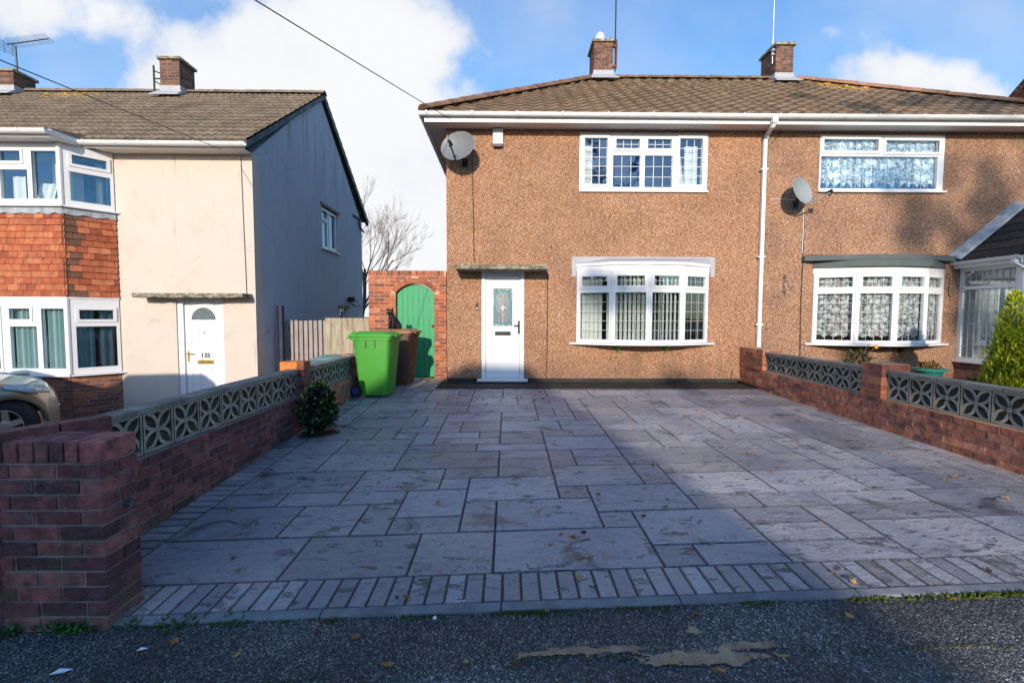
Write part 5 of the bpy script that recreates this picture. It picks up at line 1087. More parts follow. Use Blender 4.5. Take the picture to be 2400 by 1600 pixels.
# ---- cat
cx=at(920,775,8.62).x; cb=V((cx,8.62,1.066))
cat=thing('cat','black tortoiseshell cat sitting upright on the brown bin lid','cat',tuple(cb))
mb=MB(); B=lambda c,r:mb.ball((cb.x+c[0],cb.y+c[1],cb.z+c[2]),r,12)
B((.045,.06,.085),(.095,.12,.09)); B((.03,.03,.14),(.078,.10,.09)); B((.01,-.02,.19),(.066,.075,.075)); B((-.005,-.045,.235),(.058,.06,.062)); B((-.015,-.06,.285),(.042,.042,.05))
B((-.022,-.085,.318),(.066,.058,.055)); B((-.026,-.135,.302),(.030,.024,.022)); B((-.026,-.13,.29),(.024,.02,.016))
for s in (-1,1):
    B((.045+s*.075,.04,.055),(.045,.085,.055)); B((.045+s*.08,-.03,.018),(.028,.05,.018))
    mb.tube([(cb.x+s*.033,cb.y-.055,cb.z+.20),(cb.x+s*.035-.005,cb.y-.075,cb.z+.10),(cb.x+s*.034-.006,cb.y-.08,cb.z+.02)],.026,8,r1=.019); B((s*.035-.006,-.095,.014),(.023,.032,.015))
    ex=cb.x-.022+s*.034; mb.tube([(ex+s*.006,cb.y-.078,cb.z+.345),(ex+s*.014,cb.y-.08,cb.z+.37),(ex+s*.02,cb.y-.082,cb.z+.395)],.028,8,r1=.005)
mb.tube([(cb.x+.10,cb.y+.12,cb.z+.03),(cb.x+.15,cb.y+.05,cb.z+.024),(cb.x+.155,cb.y-.03,cb.z+.022),(cb.x+.12,cb.y-.08,cb.z+.02)],.024,8,r1=.016)
remesh(mb.build('body',MT['cat'],cat),.0085,4)
for s in (-1,1):
    mb=MB(); mb.ball((cb.x-.024+s*.025,cb.y-.138,cb.z+.328),.010,8); mb.build('eye',MT['eye'],cat,60)
# ---- satellite dishes
def dish(label, c, n, rx, rz, wall, m, arm, grp=None):
    t=thing('satellite_dish',label,'satellite dish',(c.x,wall,c.z-.2)); n=V(n).normalized(); ax=V((0,0,1)).cross(n).normalized(); ay=n.cross(ax)
    mb=MB(); prof=[0.02,.25,.5,.75,.93,1.0]
    P=lambda r,a,o:c+ax*(rx*r*math.cos(a))+ay*(rz*r*math.sin(a))+n*(.075*r*r-.075+o)
    rings=[[P(r,6.28319*j/32,0) for j in range(32)] for r in prof]+[[P(1.03,6.28319*j/32,-.008) for j in range(32)]]+[[P(r,6.28319*j/32,-.012) for j in range(32)] for r in prof[::-1]]
    mb.loft(rings); mb.build('reflector',MT[m],t,40)
    f=c+n*.34+ay*(-rz*arm[1])+ax*arm[0]; b0=c-ay*(rz*.98)+n*0.0
    mb=MB(); mb.tube([c-ay*rz*.7-n*.05,b0-ay*.03,f-ay*.02],.014,8); mb.build('feed_arm',MT['black' if m=='dish' else 'steel'],t)
    mb=MB(); mb.tube([f+n*.03,f-n*.09],.032,10,r1=.022); mb.tube([f-n*.02,f-n*.02-ay*.07],.022,8); mb.build('feed_horn',MT['black'],t)
    mb=MB(); k=c-n*.09; w_=V((c.x+.10,wall,c.z-.02)); mb.tube([k,k+V((.03,.06,-.06)),w_+V((0,-.08,-.16)),w_+V((0,-.02,-.16))],.022,8); mb.box(w_.x-.05,w_.x+.05,wall-.015,wall-.001,c.z-.26,c.z-.10); mb.build('wall_bracket',MT['darkmetal'],t)
    return t
c=at(1072,341,8.47); dish('grey satellite dish under the eaves at the left corner of the pebbledashed house',c,(-.30,-.93,.22),.325,.275,YH,'dish',(0.02,.55))
c=at(1882,446,8.5); dish('pale rust stained satellite dish beside the blue curtained window',c,(.42,-.87,.22),.27,.25,YH,'dish2',(.20,.65))
# ---- cables on the walls
def wcable(label, pts, r=.007, Y=YH-.012, m='black'): 
    mb=MB(); q=[at(a,b,Y) for a,b in pts]; mb.tube(q,r,5); return tag(mb.build('wall_cable',MT[m]),label,'cable')
wcable('black cable running down from the dish to the door canopy',[(1102,306),(1106,335),(1108,420),(1110,520),(1111,600),(1113,614)])
wcable('black cable dropping from the door canopy to the plinth',[(1283,641),(1283,740),(1282,840),(1279,880),(1284,886),(1290,892)])
wcable('cable running down the wall between downpipe and right bow window',[(1886,480),(1884,560),(1880,640),(1876,740),(1875,830),(1875,880)],.008)
wcable('pale cable hanging from the right dish to the bow head',[(1884,488),(1883,540),(1881,570),(1880,594)],.009,m='alarm')
wcable('thin pale cable between downpipe and right dish',[(1803,467),(1840,467),(1862,469)],.008,m='alarm')
wcable('loose cable curling over the plinth near the right wall',[(1521,910),(1535,900),(1560,895),(1578,893)],.006,YB+.3)
wcable('loose cable hanging beside the top of the downpipe',[(1830,303),(1828,315),(1815,328),(1808,336)],.006)
wcable('thin dark cable at the foot of the wall by the right pier',[(1716,866),(1715,880),(1712,886)],.006)
# ---- wrought iron basket brackets
def hook(label, px, py):
    t=thing('hanging_basket_bracket',label,'bracket',tuple(at(px,py,YH))); o=at(px,py,YH-.02); mb=MB()
    mb.tube([o+V((0,0,.12)),o+V((0,0,-.22))],.009,6)
    sp=[o+V((0,-.02-.03*i,-.03*0+.05*math.sin(i*.8)+(-.02*i))) for i in range(8)]; mb.tube(sp,.008,6)
    mb.tube([sp[-1]+V((0,-.035+.035*math.cos(a*.7),.04*math.sin(a*.7)+.03)) for a in range(9)],.007,6)
    mb.tube([o+V((0,-.03-.04*math.cos(a*.75)*(1-a*.06),.08+.05*math.sin(a*.75)*(1-a*.06))) for a in range(10)],.007,6)
    mb.build('scroll',MT['iron'],t); return t
hook('grey scrolled iron basket bracket between downpipe and bow window',1838,660); hook('grey scrolled iron basket bracket between bow window and porch',2226,665)
# ---- overhead wires
for lab,a,b in (('overhead phone wire rising from the eaves of the pebbledashed house',(1058,281,8.50),(612,-14,4.2)),('overhead phone wire passing over the roof of the cream house',(519,350,8.52),(-20,110,4.2))):
    A=at(*a); Bp=at(*b); d=(Bp-A); E=A+d*4.6; n=24; pts=[]
    for i in range(n+1):
        t=i/n; p=A+(E-A)*t; pts.append(p+V((0,0,-.5*4*t*(1-t)*.25)))
    mb=MB(); mb.tube(pts,.006,5); tag(mb.build('overhead_wire',MT['black']),lab,'wire')
# ---- plants
def leaf(mb,p,d,s,l,w,col,fold=.25):
    n=d.cross(s).normalized()*w*fold; m=p+d*(l*.5); mb.add([p,m+s*w+n,p+d*l,m-s*w+n],[(0,1,2),(0,2,3)],col)
def rv(rn): 
    while 1:
        v=V((rn.uniform(-1,1),rn.uniform(-1,1),rn.uniform(-1,1)))
        if .05<v.length<1: return v.normalized()
def foliage(mb,c,rad,n,l,w,pal,rn,lo=.55,up=.3,top=None):
    for _ in range(n):
        v=rv(rn); r=rn.uniform(lo,1)**.8; p=V((c[0]+v.x*rad[0]*r,c[1]+v.y*rad[1]*r,c[2]+v.z*rad[2]*r))
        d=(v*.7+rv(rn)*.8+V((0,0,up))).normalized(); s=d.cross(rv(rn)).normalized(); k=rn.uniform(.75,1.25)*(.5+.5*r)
        col=rn.choice(top) if top and v.z>.35 and rn.random()<.5 and r>.8 else rn.choice(pal); q=rn.uniform(.7,1.2); leaf(mb,p,d,s,l*q,w*q,tuple(x*k for x in col))
rn=random.Random(21)
by=Yp-.22; bc=at(742,950,by); bz=gd(-2.3,by)
t=thing('bush','dark glossy evergreen bush growing by the wall pier at the edge of the driveway','bush',(bc.x,by,bz))
mb=MB(); DK=[(.012,.035,.018),(.02,.05,.022),(.008,.025,.016),(.03,.065,.025)]; YG_=[(.28,.30,.05),(.20,.26,.06),(.35,.34,.12)]
for cx_,cz_,r_ in ((0,.32,.15),(-.09,.23,.12),(.09,.2,.12),(.03,.45,.12),(-.06,.40,.12),(.10,.38,.09),(-.02,.11,.11),(.05,.53,.08),(.15,.28,.07),(-.12,.34,.07)): foliage(mb,(bc.x+cx_,by+rn.uniform(-.05,.05),bz+cz_),(r_,r_*.9,r_),150,.07,.024,DK,rn,.5,.2,YG_)
for k in range(26):
    v=rv(rn); p=V((bc.x+.02+v.x*.2,by+v.y*.15,bz+.33+abs(v.z)*.27*(1 if v.z>0 else -.7))); d=(v+V((0,0,.6))).normalized(); mb.tube([p-d*.08,p+d*.05],.003,4,col=(.06,.04,.02))
    for q in range(4): leaf(mb,p+d*(.02*q-.02),(d+rv(rn)*.9).normalized(),d.cross(rv(rn)).normalized(),.06,.02,rn.choice(DK+YG_))
mb.build('foliage',MT['leaf_gloss'],t)
mb=MB()
for k in range(6): a=k*1.05; mb.tube([(bc.x+.02*math.cos(a),by,bz-.03),(bc.x+.06*math.cos(a),by+.05*math.sin(a),bz+.25),(bc.x+.11*math.cos(a),by+.1*math.sin(a),bz+.5)],.009,5,r1=.004)
mb.build('stem',MT['bark'],t)
mb=MB(); pts=[]
for i in range(20): a=6.283*i/20; w_=1+.2*math.sin(3*a+1)+.1*math.sin(5*a); x,y=bc.x+.0+.22*w_*math.cos(a),by+.0+.16*w_*math.sin(a); pts.append((max(x,-2.54),y,gd(max(x,-2.54),y)+.006))
mb.poly(pts); tag(mb.build('soil_patch',MT['soil']),'patch of bare dark soil in the driveway under the bush','soil patch')
# cypress
cc=at(2372,830,6.7); cz0=.06; ch_=at(2356,693,6.7).z-cz0
t=thing('conifer','bright yellow green conifer behind the right garden wall in front of the porch','conifer',(cc.x,6.7,cz0))
mb=MB(); PC=[(.32,.40,.02),(.46,.52,.028),(.58,.60,.04),(.13,.20,.016),(.68,.64,.06)]
sub=[(0,0,ch_,.36),(.13,-.08,ch_*.82,.26),(-.12,-.05,ch_*.66,.25),(.22,.05,ch_*.7,.25),(-.02,-.18,ch_*.6,.25),(.05,.15,ch_*.75,.25)]
for ox,oy,hh_,rm in sub:
    for _ in range(2400):
        h=rn.random()**1.15; rp=rm*(min(1,h*5+.35))*(1-h)**.62*1.12; a=rn.uniform(0,6.283); lump=.85+.22*math.sin(a*3+h*17)+.12*math.sin(a*7-h*23); r=rp*lump*rn.uniform(.55,1)
        p=V((cc.x+ox+r*math.cos(a),6.7+oy+r*math.sin(a),cz0+.03+h*hh_)); d=(V((math.cos(a)*.55,math.sin(a)*.55,1))+rv(rn)*.45).normalized(); s=d.cross(rv(rn)).normalized()
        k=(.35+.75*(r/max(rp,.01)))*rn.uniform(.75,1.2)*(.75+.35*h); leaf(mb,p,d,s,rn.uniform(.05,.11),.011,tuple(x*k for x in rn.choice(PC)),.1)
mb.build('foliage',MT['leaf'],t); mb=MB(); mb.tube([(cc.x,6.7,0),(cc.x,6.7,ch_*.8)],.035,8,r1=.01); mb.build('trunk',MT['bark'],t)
# low golden shrub by the porch
c=at(2290,893,7.6); t=thing('shrub','small low golden shrub between the teal planter and the conifer','shrub',(c.x,7.6,.06)); mb=MB(); foliage(mb,(c.x,7.6,.17),(.20,.16,.13),500,.05,.016,[(.25,.22,.03),(.15,.17,.03),(.33,.26,.05)],rn,.4,.5); mb.build('foliage',MT['leaf'],t); mb=MB(); mb.tube([(c.x,7.6,.0),(c.x,7.6,.15)],.012,6); mb.build('stem',MT['bark'],t)
# teal planter
c=at(2178,868,7.4); zt=at(2178,862,7.4).z; t=thing('planter','shallow teal planter of small red leaved plants behind the right wall','planter',(c.x,7.4,.06))
M=Matrix.Translation((c.x,7.4,0)); mb=MB(); mb.lathe([(.13,.06),(.17,zt-.07),(.185,zt-.05),(.225,zt-.045),(.23,zt-.01),(.20,zt),(.18,zt-.03)],28,M=M); mb.build('pot',MT['potteal'],t,40)
mb=MB(); mb.lathe([(.17,zt-.06),(.17,zt-.03)],20,M=M); mb.build('compost',MT['soil'],t); mb=MB(); foliage(mb,(c.x-.02,7.4,zt+.02),(.15,.12,.08),160,.06,.018,[(.12,.10,.03),(.25,.06,.03),(.10,.16,.03),(.3,.2,.04)],rn,.3,.6); mb.build('foliage',MT['leaf'],t)
# tall pot with yellow flowers
c=at(2010,860,7.3); zt=at(2010,858,7.3).z; t=thing('potted_plant','dark pot with a straggly plant and one yellow flower behind the right wall','potted plant',(c.x,7.3,.06))
M=Matrix.Translation((c.x,7.3,0)); mb=MB(); mb.lathe([(.11,.06),(.155,zt-.06),(.17,zt-.05),(.17,zt),(.14,zt),(.13,zt-.04)],24,M=M); mb.build('pot',MT['potdark'],t,40)
mb=MB(); foliage(mb,(c.x,7.3,zt+.10),(.22,.16,.13),240,.09,.014,[(.05,.06,.02),(.09,.07,.03),(.14,.10,.04),(.04,.07,.02)],rn,.2,.4); mb.build('foliage',MT['leaf'],t)
for k,(dx_,dz_) in enumerate(((.24,.32),(.13,.36))):
    mb=MB(); mb.tube([(c.x,7.3,zt),(c.x+dx_*.6,7.28,zt+dz_*.6),(c.x+dx_,7.26,zt+dz_)],.005,5); st=mb.build('stem',MT['bark'],t)
    mb=MB()
    for i in range(9): a=i*.7; d=V((math.cos(a),-.4,math.sin(a))).normalized(); leaf(mb,V((c.x+dx_,7.25,zt+dz_)),d,d.cross(V((0,1,0))).normalized(),.04 if k==0 else .02,.013,(.75,.38,.02))
    mb.build('flower',MT['leaf'],st)
# weeds and moss along the kerb
def weed(label,px,py,n,l,spread=.07):
    p=atz(px,py,-.27); p=atz(px,py,gp(p.x)+.002); t=thing('weed',label,'weed',tuple(p)); mb=MB()
    for i in range(n):
        a=rn.uniform(0,6.283); q=p+V((math.cos(a),math.sin(a)*.5,0))*rn.uniform(0,spread); d=V((math.cos(a)*.7,math.sin(a)*.5-.2,rn.uniform(.4,1.2))).normalized(); s=d.cross(V((0,0,1))).normalized(); k=rn.uniform(.6,1.3)
        L=l*rn.uniform(.6,1.2); leaf(mb,q,d,s,L,L*.16,(.05*k,.14*k,.02*k)); 
        for e in (.45,.65,.85):
            for sg in (-1,1): leaf(mb,q+d*L*e,(d*.6+s*sg).normalized(),n_(d,s),L*.32,L*.09,(.05*k,.15*k,.02*k))
    mb.build('leaves',MT['leaf'],t)
def n_(d,s): return d.cross(s).normalized()
weed('large bushy green weed at the foot of the left brick pier',165,1474,42,.085,.10); weed('green weed at the bottom left corner of the picture',15,1485,22,.07,.07)
weed('small green weed growing against the rounded end of the kerb',313,1467,9,.04,.02); weed('spreading green weed along the kerb, right of the small one',425,1462,26,.045,.10); weed('low weed at the kerb, farthest right of the green weeds',550,1457,16,.04,.07); weed('tiny weed sprouting at the corner of the left brick pier',232,1475,6,.045,.02); weed('small sprout left of the large bushy weed',100,1475,6,.05,.02)
mb=MB()
for _ in range(2600):
    x=rn.choice((rn.uniform(-.9,.2),rn.uniform(1.2,3.2),rn.uniform(2.3,4.2),rn.uniform(-2.0,4))); g_=.5+.5*math.sin(x*3.1)+.3*math.sin(x*11)
    if rn.random()>g_: continue
    p=V((x,2.214-rn.random()**2*.035,gp(x)+.001)); d=V((rn.uniform(-.5,.5),-.4,1)).normalized(); k=rn.uniform(.5,1.3); leaf(mb,p,d,V((1,0,0)),rn.uniform(.008,.022)*(1.5 if x>1.2 else 1),.008,(.09*k,.125*k,.014*k))
for _ in range(1200):
    x=rn.uniform(-1.2,4.0); 
    if math.sin(x*4.3)+.5*math.sin(x*13)<.1: continue
    p=V((x,1.862+.035*math.sin(x*1.7)+.02*math.sin(x*7.1)+rn.uniform(-.008,.012),gp(x)+.003)); k=rn.uniform(.6,1.4); leaf(mb,p,V((rn.uniform(-.5,.5),-.3,1)).normalized(),V((1,0,0)),rn.uniform(.004,.010),.005,(.10*k,.12*k,.03*k))
tag(mb.build('moss',MT['moss']),kind='stuff')
# ---- fallen leaves
def dead(px,py,sz,col,where):
    if where=='drive': 
        z=-.1
        for _ in range(6): p=atz(px,py,z); z=gd(p.x,p.y)+.004
    else:
        z=-.15
        for _ in range(6): p=atz(px,py,z); z=gp(p.x)+.006
    mb=MB(); a0=rn.uniform(0,6.283); n=9; pts=[]
    for i in range(n):
        a=6.283*i/n; r=sz*(1-.45*abs(math.sin(a*.5+.2))*rn.uniform(.6,1))*(1.0 if i%2 else .78); pts.append((p.x+r*math.cos(a+a0),p.y+r*.8*math.sin(a+a0),p.z+.003+abs(rn.gauss(0,.35))*sz))
    pts.append((p.x,p.y,p.z+.004)); mb.add(pts,[(i,(i+1)%n,n) for i in range(n)],col); tp=V(pts[0]); c_=V((p.x,p.y,p.z+.006)); mb.tube([c_,tp,tp+(tp-c_)*.6],sz*.05,4,col=tuple(v*.6 for v in col))
    o=mb.build('fallen_leaf',MT['deadleaf'])
    return tag(o,*( ('small brown fallen leaf lying on the driveway slabs','leaf','fallen leaves on the driveway') if where=='drive' else ('dry tan fallen leaf lying on the dark tarmac by the kerb','leaf','fallen leaves on the tarmac') ))
LC=[(.42,.18,.06),(.32,.13,.05),(.52,.29,.12),(.14,.06,.035),(.10,.045,.03)]
for px,py in ((1116,1100),(1264,1200),(1318,1254),(1344,1262),(1370,1248),(1381,1309),(1034,1342),(1353,1354),(1388,1378),(1030,1178),(1400,1160),(1489,1085),(1532,1091),(1560,1190),(1650,1120),(1755,1065),(1824,1098),(1810,1105),(1752,1063),(1777,1066),(1600,1016),(1615,998),(1690,1050),(1920,1226),(1950,1344),(2000,1368),(2316,1341),(2218,1125),(2236,1119),(1842,960),(1730,1000),(1868,1037),(2360,1170),(545,1310),(555,1340),(540,1195),(905,1090),(1060,1020),(1200,980),(1340,1020),(1480,1000),(1290,940),(1500,960),(1560,940),(1420,952),(2052,1112),(2095,1066),(930,1402),(950,1400),(1505,1210),(1255,985),(700,1035),(1700,940),(1640,965)):
    dead(px+rn.uniform(-4,4),py,rn.uniform(.02,.034),rn.choice(LC[:3]+LC),'drive')
for k in range(26): dead(rn.uniform(1040,1330),rn.uniform(918,950),rn.uniform(.02,.035),rn.choice(LC[3:]+LC[:1]),'drive')
for px,py in ((372,1460),(785,1451),(752,1460),(745,1480),(1113,1431),(1281,1435),(1372,1430),(410,1505),(560,1537),(910,1560),(1094,1553),(835,1496),(1210,1560),(1632,1441),(1990,1445),(2175,1400),(2230,1402),(1580,1555),(1690,1575)):
    dead(px,py,rn.uniform(.022,.034),rn.choice(LC[:4]),'road')
for lab,px,py,s in (('white scrap of paper lying on the tarmac at the lower left',140,1577,.035),('tiny white paper scrap nearer the kerb than the larger one',332,1524,.02)):
    p=atz(px,py,-.28); p=atz(px,py,gp(p.x)+.005); mb=MB(); mb.add([p+V((-s,-s*.4,.004)),p+V((s*.7,-s*.2,.01)),p+V((s*1.2,s*.6,.004)),p+V((-s*.3,s*.4,.012))],[(0,1,2,3)]); tag(mb.build('paper_scrap',MT['signwhite']),lab,'litter')
for lab,px,py in (('small white pebble on the tarmac in front of the kerb',1019,1447),('small white pebble on the edge of the driveway kerb',1088,1409)):
    p=atz(px,py,-.17); p=atz(px,py,gp(p.x)+.012); mb=MB(); mb.ball((p.x,p.y,p.z),(.011,.010,.008),8); tag(mb.build('pebble',MT['signwhite'],None,60),lab,'stone')
# heap of dry leaves by the bush and by the gate
def heap(label,cx_,cy_,rx_,ry_,n,sz,pal):
    mb=MB(); z0=gd(cx_,cy_)
    for _ in range(n):
        x,y=cx_+rn.gauss(0,rx_*.5),cy_+rn.gauss(0,ry_*.5); d=V((rn.uniform(-1,1),rn.uniform(-1,1),rn.uniform(0,.7))).normalized(); leaf(mb,V((x,y,gd(x,y)+rn.uniform(.005,.04))),d,d.cross(V((0,0,1))).normalized(),sz*rn.uniform(.6,1.3),sz*.35,rn.choice(pal))
    tag(mb.build('leaf_litter',MT['deadleaf']),label,'leaf litter',kind='stuff')
p=atz(778,1012,gd(-2.1,5.2)); heap('dry curled leaves beside the bush',p.x,p.y,.09,.06,60,.05,[(.35,.24,.18),(.25,.14,.10),(.42,.32,.26),(.15,.08,.06)])
p=atz(1000,890,0.01); heap('drift of small orange leaves at the foot of the gate',p.x,p.y,.14,.05,120,.03,[(.5,.28,.1),(.4,.2,.08),(.3,.14,.06)])
p=atz(800,1000,gd(-2,5.5)); mb=MB(); P5=[(-.11,-.02),(-.02,.035),(.10,.03),(.13,.0),(.02,-.04)]; mb.prism([(p.x+a,p.y+b,gd(p.x,p.y)+.006) for a,b in P5],(0,0,.012)); tag(mb.build('slab_chip',MT['kerb']),'loose brownish slab fragment beside the bush on the driveway','slab fragment')
# ---- silver car
CW=at(21,995,6.5); gz=0; cy0=0; CN=V((0,0,0))
car=thing('parked_car','silver beige car parked in front of the bay at the left edge','car',(0,0,0))
Lc=4.25; Wd=1.8; xw=[-.52,-3.12]
tops=[(0,.60),(-.03,.68),(-.12,.80),(-.3,.88),(-.6,.94),(-1.05,1.02),(-1.2,1.05),(-1.95,1.52),(-2.4,1.58),(-3.3,1.55),(-3.75,1.42),(-4.1,1.05),(-4.25,.6)]
def interp(t,x):
    for (a,b),(c,d) in zip(t[:-1],t[1:]):
        if c<=x<=a: return b+(d-b)*(x-a)/(c-a)
    return t[-1][1]
xs=sorted({round(-Lc*i/60,3) for i in range(61)}|{round(-.01*i,3) for i in range(1,12)}|{round(w+d,3) for w in xw for d in (-.39,-.385,.385,.39)},reverse=True)
rows=[]
def zb(x):
    z=.24 if x<-.25 else .24+.10*(1+x/.25)
    for w in xw:
        q=.385**2-(x-w)**2
        if q>0: z=max(z,.33+math.sqrt(q)-.02)
    return z
for x in xs:
    zt_=interp(tops,x); nose=max(0,1+x/.7); ins=.5*nose**2.0+.25*max(0,(-x-3.7)/.55)**2; b=zb(x); belt=min(zt_-.06,1.0 if x<-1.1 else zt_-.07); gl=.16 if zt_>1.15 else .05
    b=min(b,belt-.05); sec=[(ins+.03,b),(ins+.005,b+(belt-b)*.3),(ins,b+(belt-b)*.6),(ins+.03,belt),(ins+.05+gl*.75,belt+(zt_-belt)*.7),(ins+.16+gl,zt_-.005),(Wd/2,zt_+.02)]
    half=[(x,y,z) for y,z in sec]; rows.append(half+[(x,Wd-y,z) for x_,y,z in half[-2::-1]])
mb=MB(); mb.M=Matrix.Translation((CN.x,cy0,gz)); mb.grid(rows); mb.poly(rows[0]); mb.poly(rows[-1]); mb.build('body',MT['carpaint'],car,50)
mb=MB(); mb.M=Matrix.Translation((CN.x,cy0,gz))
pts=[(-.02,.22,.36),(.03,.30,.38),(.035,.30,.46),(-.01,.2,.47)]
bp=[]
for i in range(13): a=-1+2*i/12; bp.append((.03-.50*abs(a)**2.4,.9+a*.80))
mb.grid([[(x,y,z) for x,y in bp] for z in (.22,.44,.46)]+[[(x-.06,y,.47) for x,y in bp]]); mb.build('bumper',MT['carpaint'],car,40)
for s in (0,1):
    Y=lambda y:y if s==0 else Wd-y
    mb=MB(); mb.M=Matrix.Translation((CN.x,cy0,gz)); mb.grid([[(-.10,Y(.26),.73),(-.28,Y(.09),.76),(-.55,Y(.035),.85)],[(-.17,Y(.30),.83),(-.32,Y(.14),.875),(-.56,Y(.09),.90)]]); h=mb.build('headlight',MT['lamp'],car,60); h.modifiers.new('s','SOLIDIFY').thickness=.03
    for w in xw:
        M=Matrix.Translation((CN.x+w,cy0+(.10 if s==0 else Wd-.10),gz+.335))@Matrix.Rotation(R(-30) if w>-1 else 0,4,'Z')@Matrix.Rotation(R(90 if s==0 else -90),4,'X')
        mb=MB(); mb.lathe([(.21,-.10),(.30,-.10),(.33,-.07),(.335,0),(.33,.07),(.30,.095),(.225,.09)],40,M=M,cap=False); wh=mb.build('wheel',MT['rubber'],car,40)
        mb=MB(); mb.lathe([(.225,.06),(.235,.088),(.215,.09),(.205,.05),(.2,-.05)],40,M=M,cap=False)
        for k in range(5):
            a=R(90+72*k); r0_,r1_=.045,.212; w0,w1=.045,.036; ca,sa=math.cos(a),math.sin(a); Q=lambda r,o,z:M@V((r*ca-o*sa,r*sa+o*ca,z)); mb.hexa([Q(r0_,-w0,.02),Q(r1_,-w1,.03),Q(r1_,w1,.03),Q(r0_,w0,.02),Q(r0_,-w0,.06),Q(r1_,-w1,.075),Q(r1_,w1,.075),Q(r0_,w0,.06)])
        mb.lathe([(.07,.03),(.07,.065),(.05,.07)],16,M=M); mb.build('rim',MT['alloy'],wh,35)
        mb=MB(); mb.lathe([(.2,-.02),(.2,-.01)],24,M=M); mb.build('brake_disc',MT['darkmetal'],wh)
        mb=MB(); mb.M=Matrix.Translation((CN.x,cy0,gz)); n=16; yy=.0 if s==0 else Wd; e=-.012 if s==0 else .012
        for i in range(n):
            a0,a1=math.pi*i/n,math.pi*(i+1)/n; Q=lambda r,a,y:(w+r*math.cos(a),y,.33+r*math.sin(a)); mb.hexa([Q(.375,a0,yy+e+.03),Q(.375,a1,yy+e+.03),Q(.375,a1,yy+e+.06),Q(.375,a0,yy+e+.06),Q(.41,a0,yy+e),Q(.41,a1,yy+e),Q(.41,a1,yy+e+.06),Q(.41,a0,yy+e+.06)] if s==0 else [Q(.375,a0,yy+e-.03),Q(.375,a1,yy+e-.03),Q(.375,a1,yy+e-.06),Q(.375,a0,yy+e-.06),Q(.41,a0,yy+e),Q(.41,a1,yy+e),Q(.41,a1,yy+e-.06),Q(.41,a0,yy+e-.06)])
        mb.build('wheel_arch',MT['carpaint'],car,40)
mb=MB(); mb.M=Matrix.Translation((CN.x,cy0,gz)); mb.grid([[(-1.22,.30,1.065),(-1.22,.9,1.10),(-1.22,1.5,1.065)],[(-1.93,.36,1.50),(-1.93,.9,1.55),(-1.93,1.44,1.50)]]); 
for s in (0,1): Y=(lambda y:y) if s==0 else (lambda y:Wd-y); mb.poly([(-1.5,Y(.085),1.06),(-3.7,Y(.10),1.06),(-3.45,Y(.26),1.46),(-2.0,Y(.26),1.46)])
mb.build('windows',MT['glass'],car)
mb=MB(); mb.M=Matrix.Translation((CN.x,cy0,gz)); mb.box(-.5,-3.9,.3,1.5,.35,.9); mb.build('underbody',MT['black'],car)
th=R(46); Rz=Matrix.Rotation(th,4,'Z'); car.rotation_euler=(0,0,th); car.location=V((CW.x,6.5,CW.z))-(Rz@V((xw[0],.10,.335)))
# ---- sign board with a timber post
a=at(-190,873,7.98); b=at(17,905,7.98); sg=thing('sign_board','white sign board with blue lettering cut off by the left picture edge','sign',(b.x,8,-.6))
mb=MB(); mb.box(a.x,b.x,7.97,8.0,b.z-.1,at(0,872,7.98).z); sb=mb.build('board',MT['signwhite'],sg)
cu=bpy.data.curves.new('lettering','FONT'); cu.body='s'; cu.size=.15; cu.extrude=.002; cu.shear=.25; cu.offset=.004
to=bpy.data.objects.new('t',cu); COL.objects.link(to); dg=bpy.context.evaluated_depsgraph_get(); me=bpy.data.meshes.new_from_object(to.evaluated_get(dg)); bpy.data.objects.remove(to)
q=at(-4,887.5,7.965); me.transform(Matrix.Translation(q-wloc(sb))@Matrix.Rotation(R(90),4,'X')); me.materials.clear(); me.materials.append(MT['signblue']); o=bpy.data.objects.new('lettering',me); COL.objects.link(o); o.parent=sb
a=at(19,877,7.9); b=at(38,896,7.9); mb=MB(); mb.box(a.x,b.x,7.9,8.12,-.7,a.z); mb.build('post',MT['greywood'],sg)
# ================================================================ trees
def grow(mbs, p, d, L, r, lvl, mx, rn, wob=.18, kids=(3,5), ang=(25,55), lift=.15, shrink=.62, clump=None):
    n=5; pts=[p]; q=V(p); dd=V(d)
    for i in range(n):
        dd=(dd+rv(rn)*wob+V((0,0,lift*.2))).normalized(); q=q+dd*(L/n); pts.append(q)
    mbs[0 if lvl==0 else 1].tube(pts,r,7 if lvl<2 else (5 if lvl<3 else 3),r1=r*(.55 if lvl<mx else .3),cap=False)
    if clump and lvl>=3 and rn.random()<clump[1]: foliage(clump[0],q,(.30,.30,.28),42,.2,.08,[(.03,.05,.015),(.05,.07,.02)],rn,.2,.1)
    if lvl<mx:
        for k in range(rn.randint(*kids)+(1 if lvl==0 else 0)):
            t=rn.uniform(.35,1.0) if lvl else rn.uniform(.4,1); i=min(n-1,int(t*n)); b=pts[i]+(pts[i+1]-pts[i])*(t*n-i); ax=(pts[i+1]-pts[i]).normalized()
            s=ax.cross(rv(rn)).normalized(); an=R(rn.uniform(*ang)); nd=(ax*math.cos(an)+s*math.sin(an)); grow(mbs,b,nd,L*shrink*rn.uniform(.75,1.15),max(.004,r*.6*(1-.4*t)+.0),lvl+1,mx,rn,wob,kids,ang,lift,shrink,clump)
def tree(label, base, h, r, seed, mx=5, bark='bark', grp=None, clump=0, lean=(0,0,1), **k):
    rn_=random.Random(seed); t=thing('bare_tree',label,'tree',base,grp); a,b,c=MB(),MB(),MB(); grow((a,b),V(base),V(lean).normalized(),h*.42,r,0,mx,rn_,clump=(c,clump) if clump else None,**k); a.build('trunk',MT[bark],t,60); b.build('crown',MT[bark],t)
    if c.f: c.build('ivy',MT['leaf'],t)
tb=at(856,640,24)
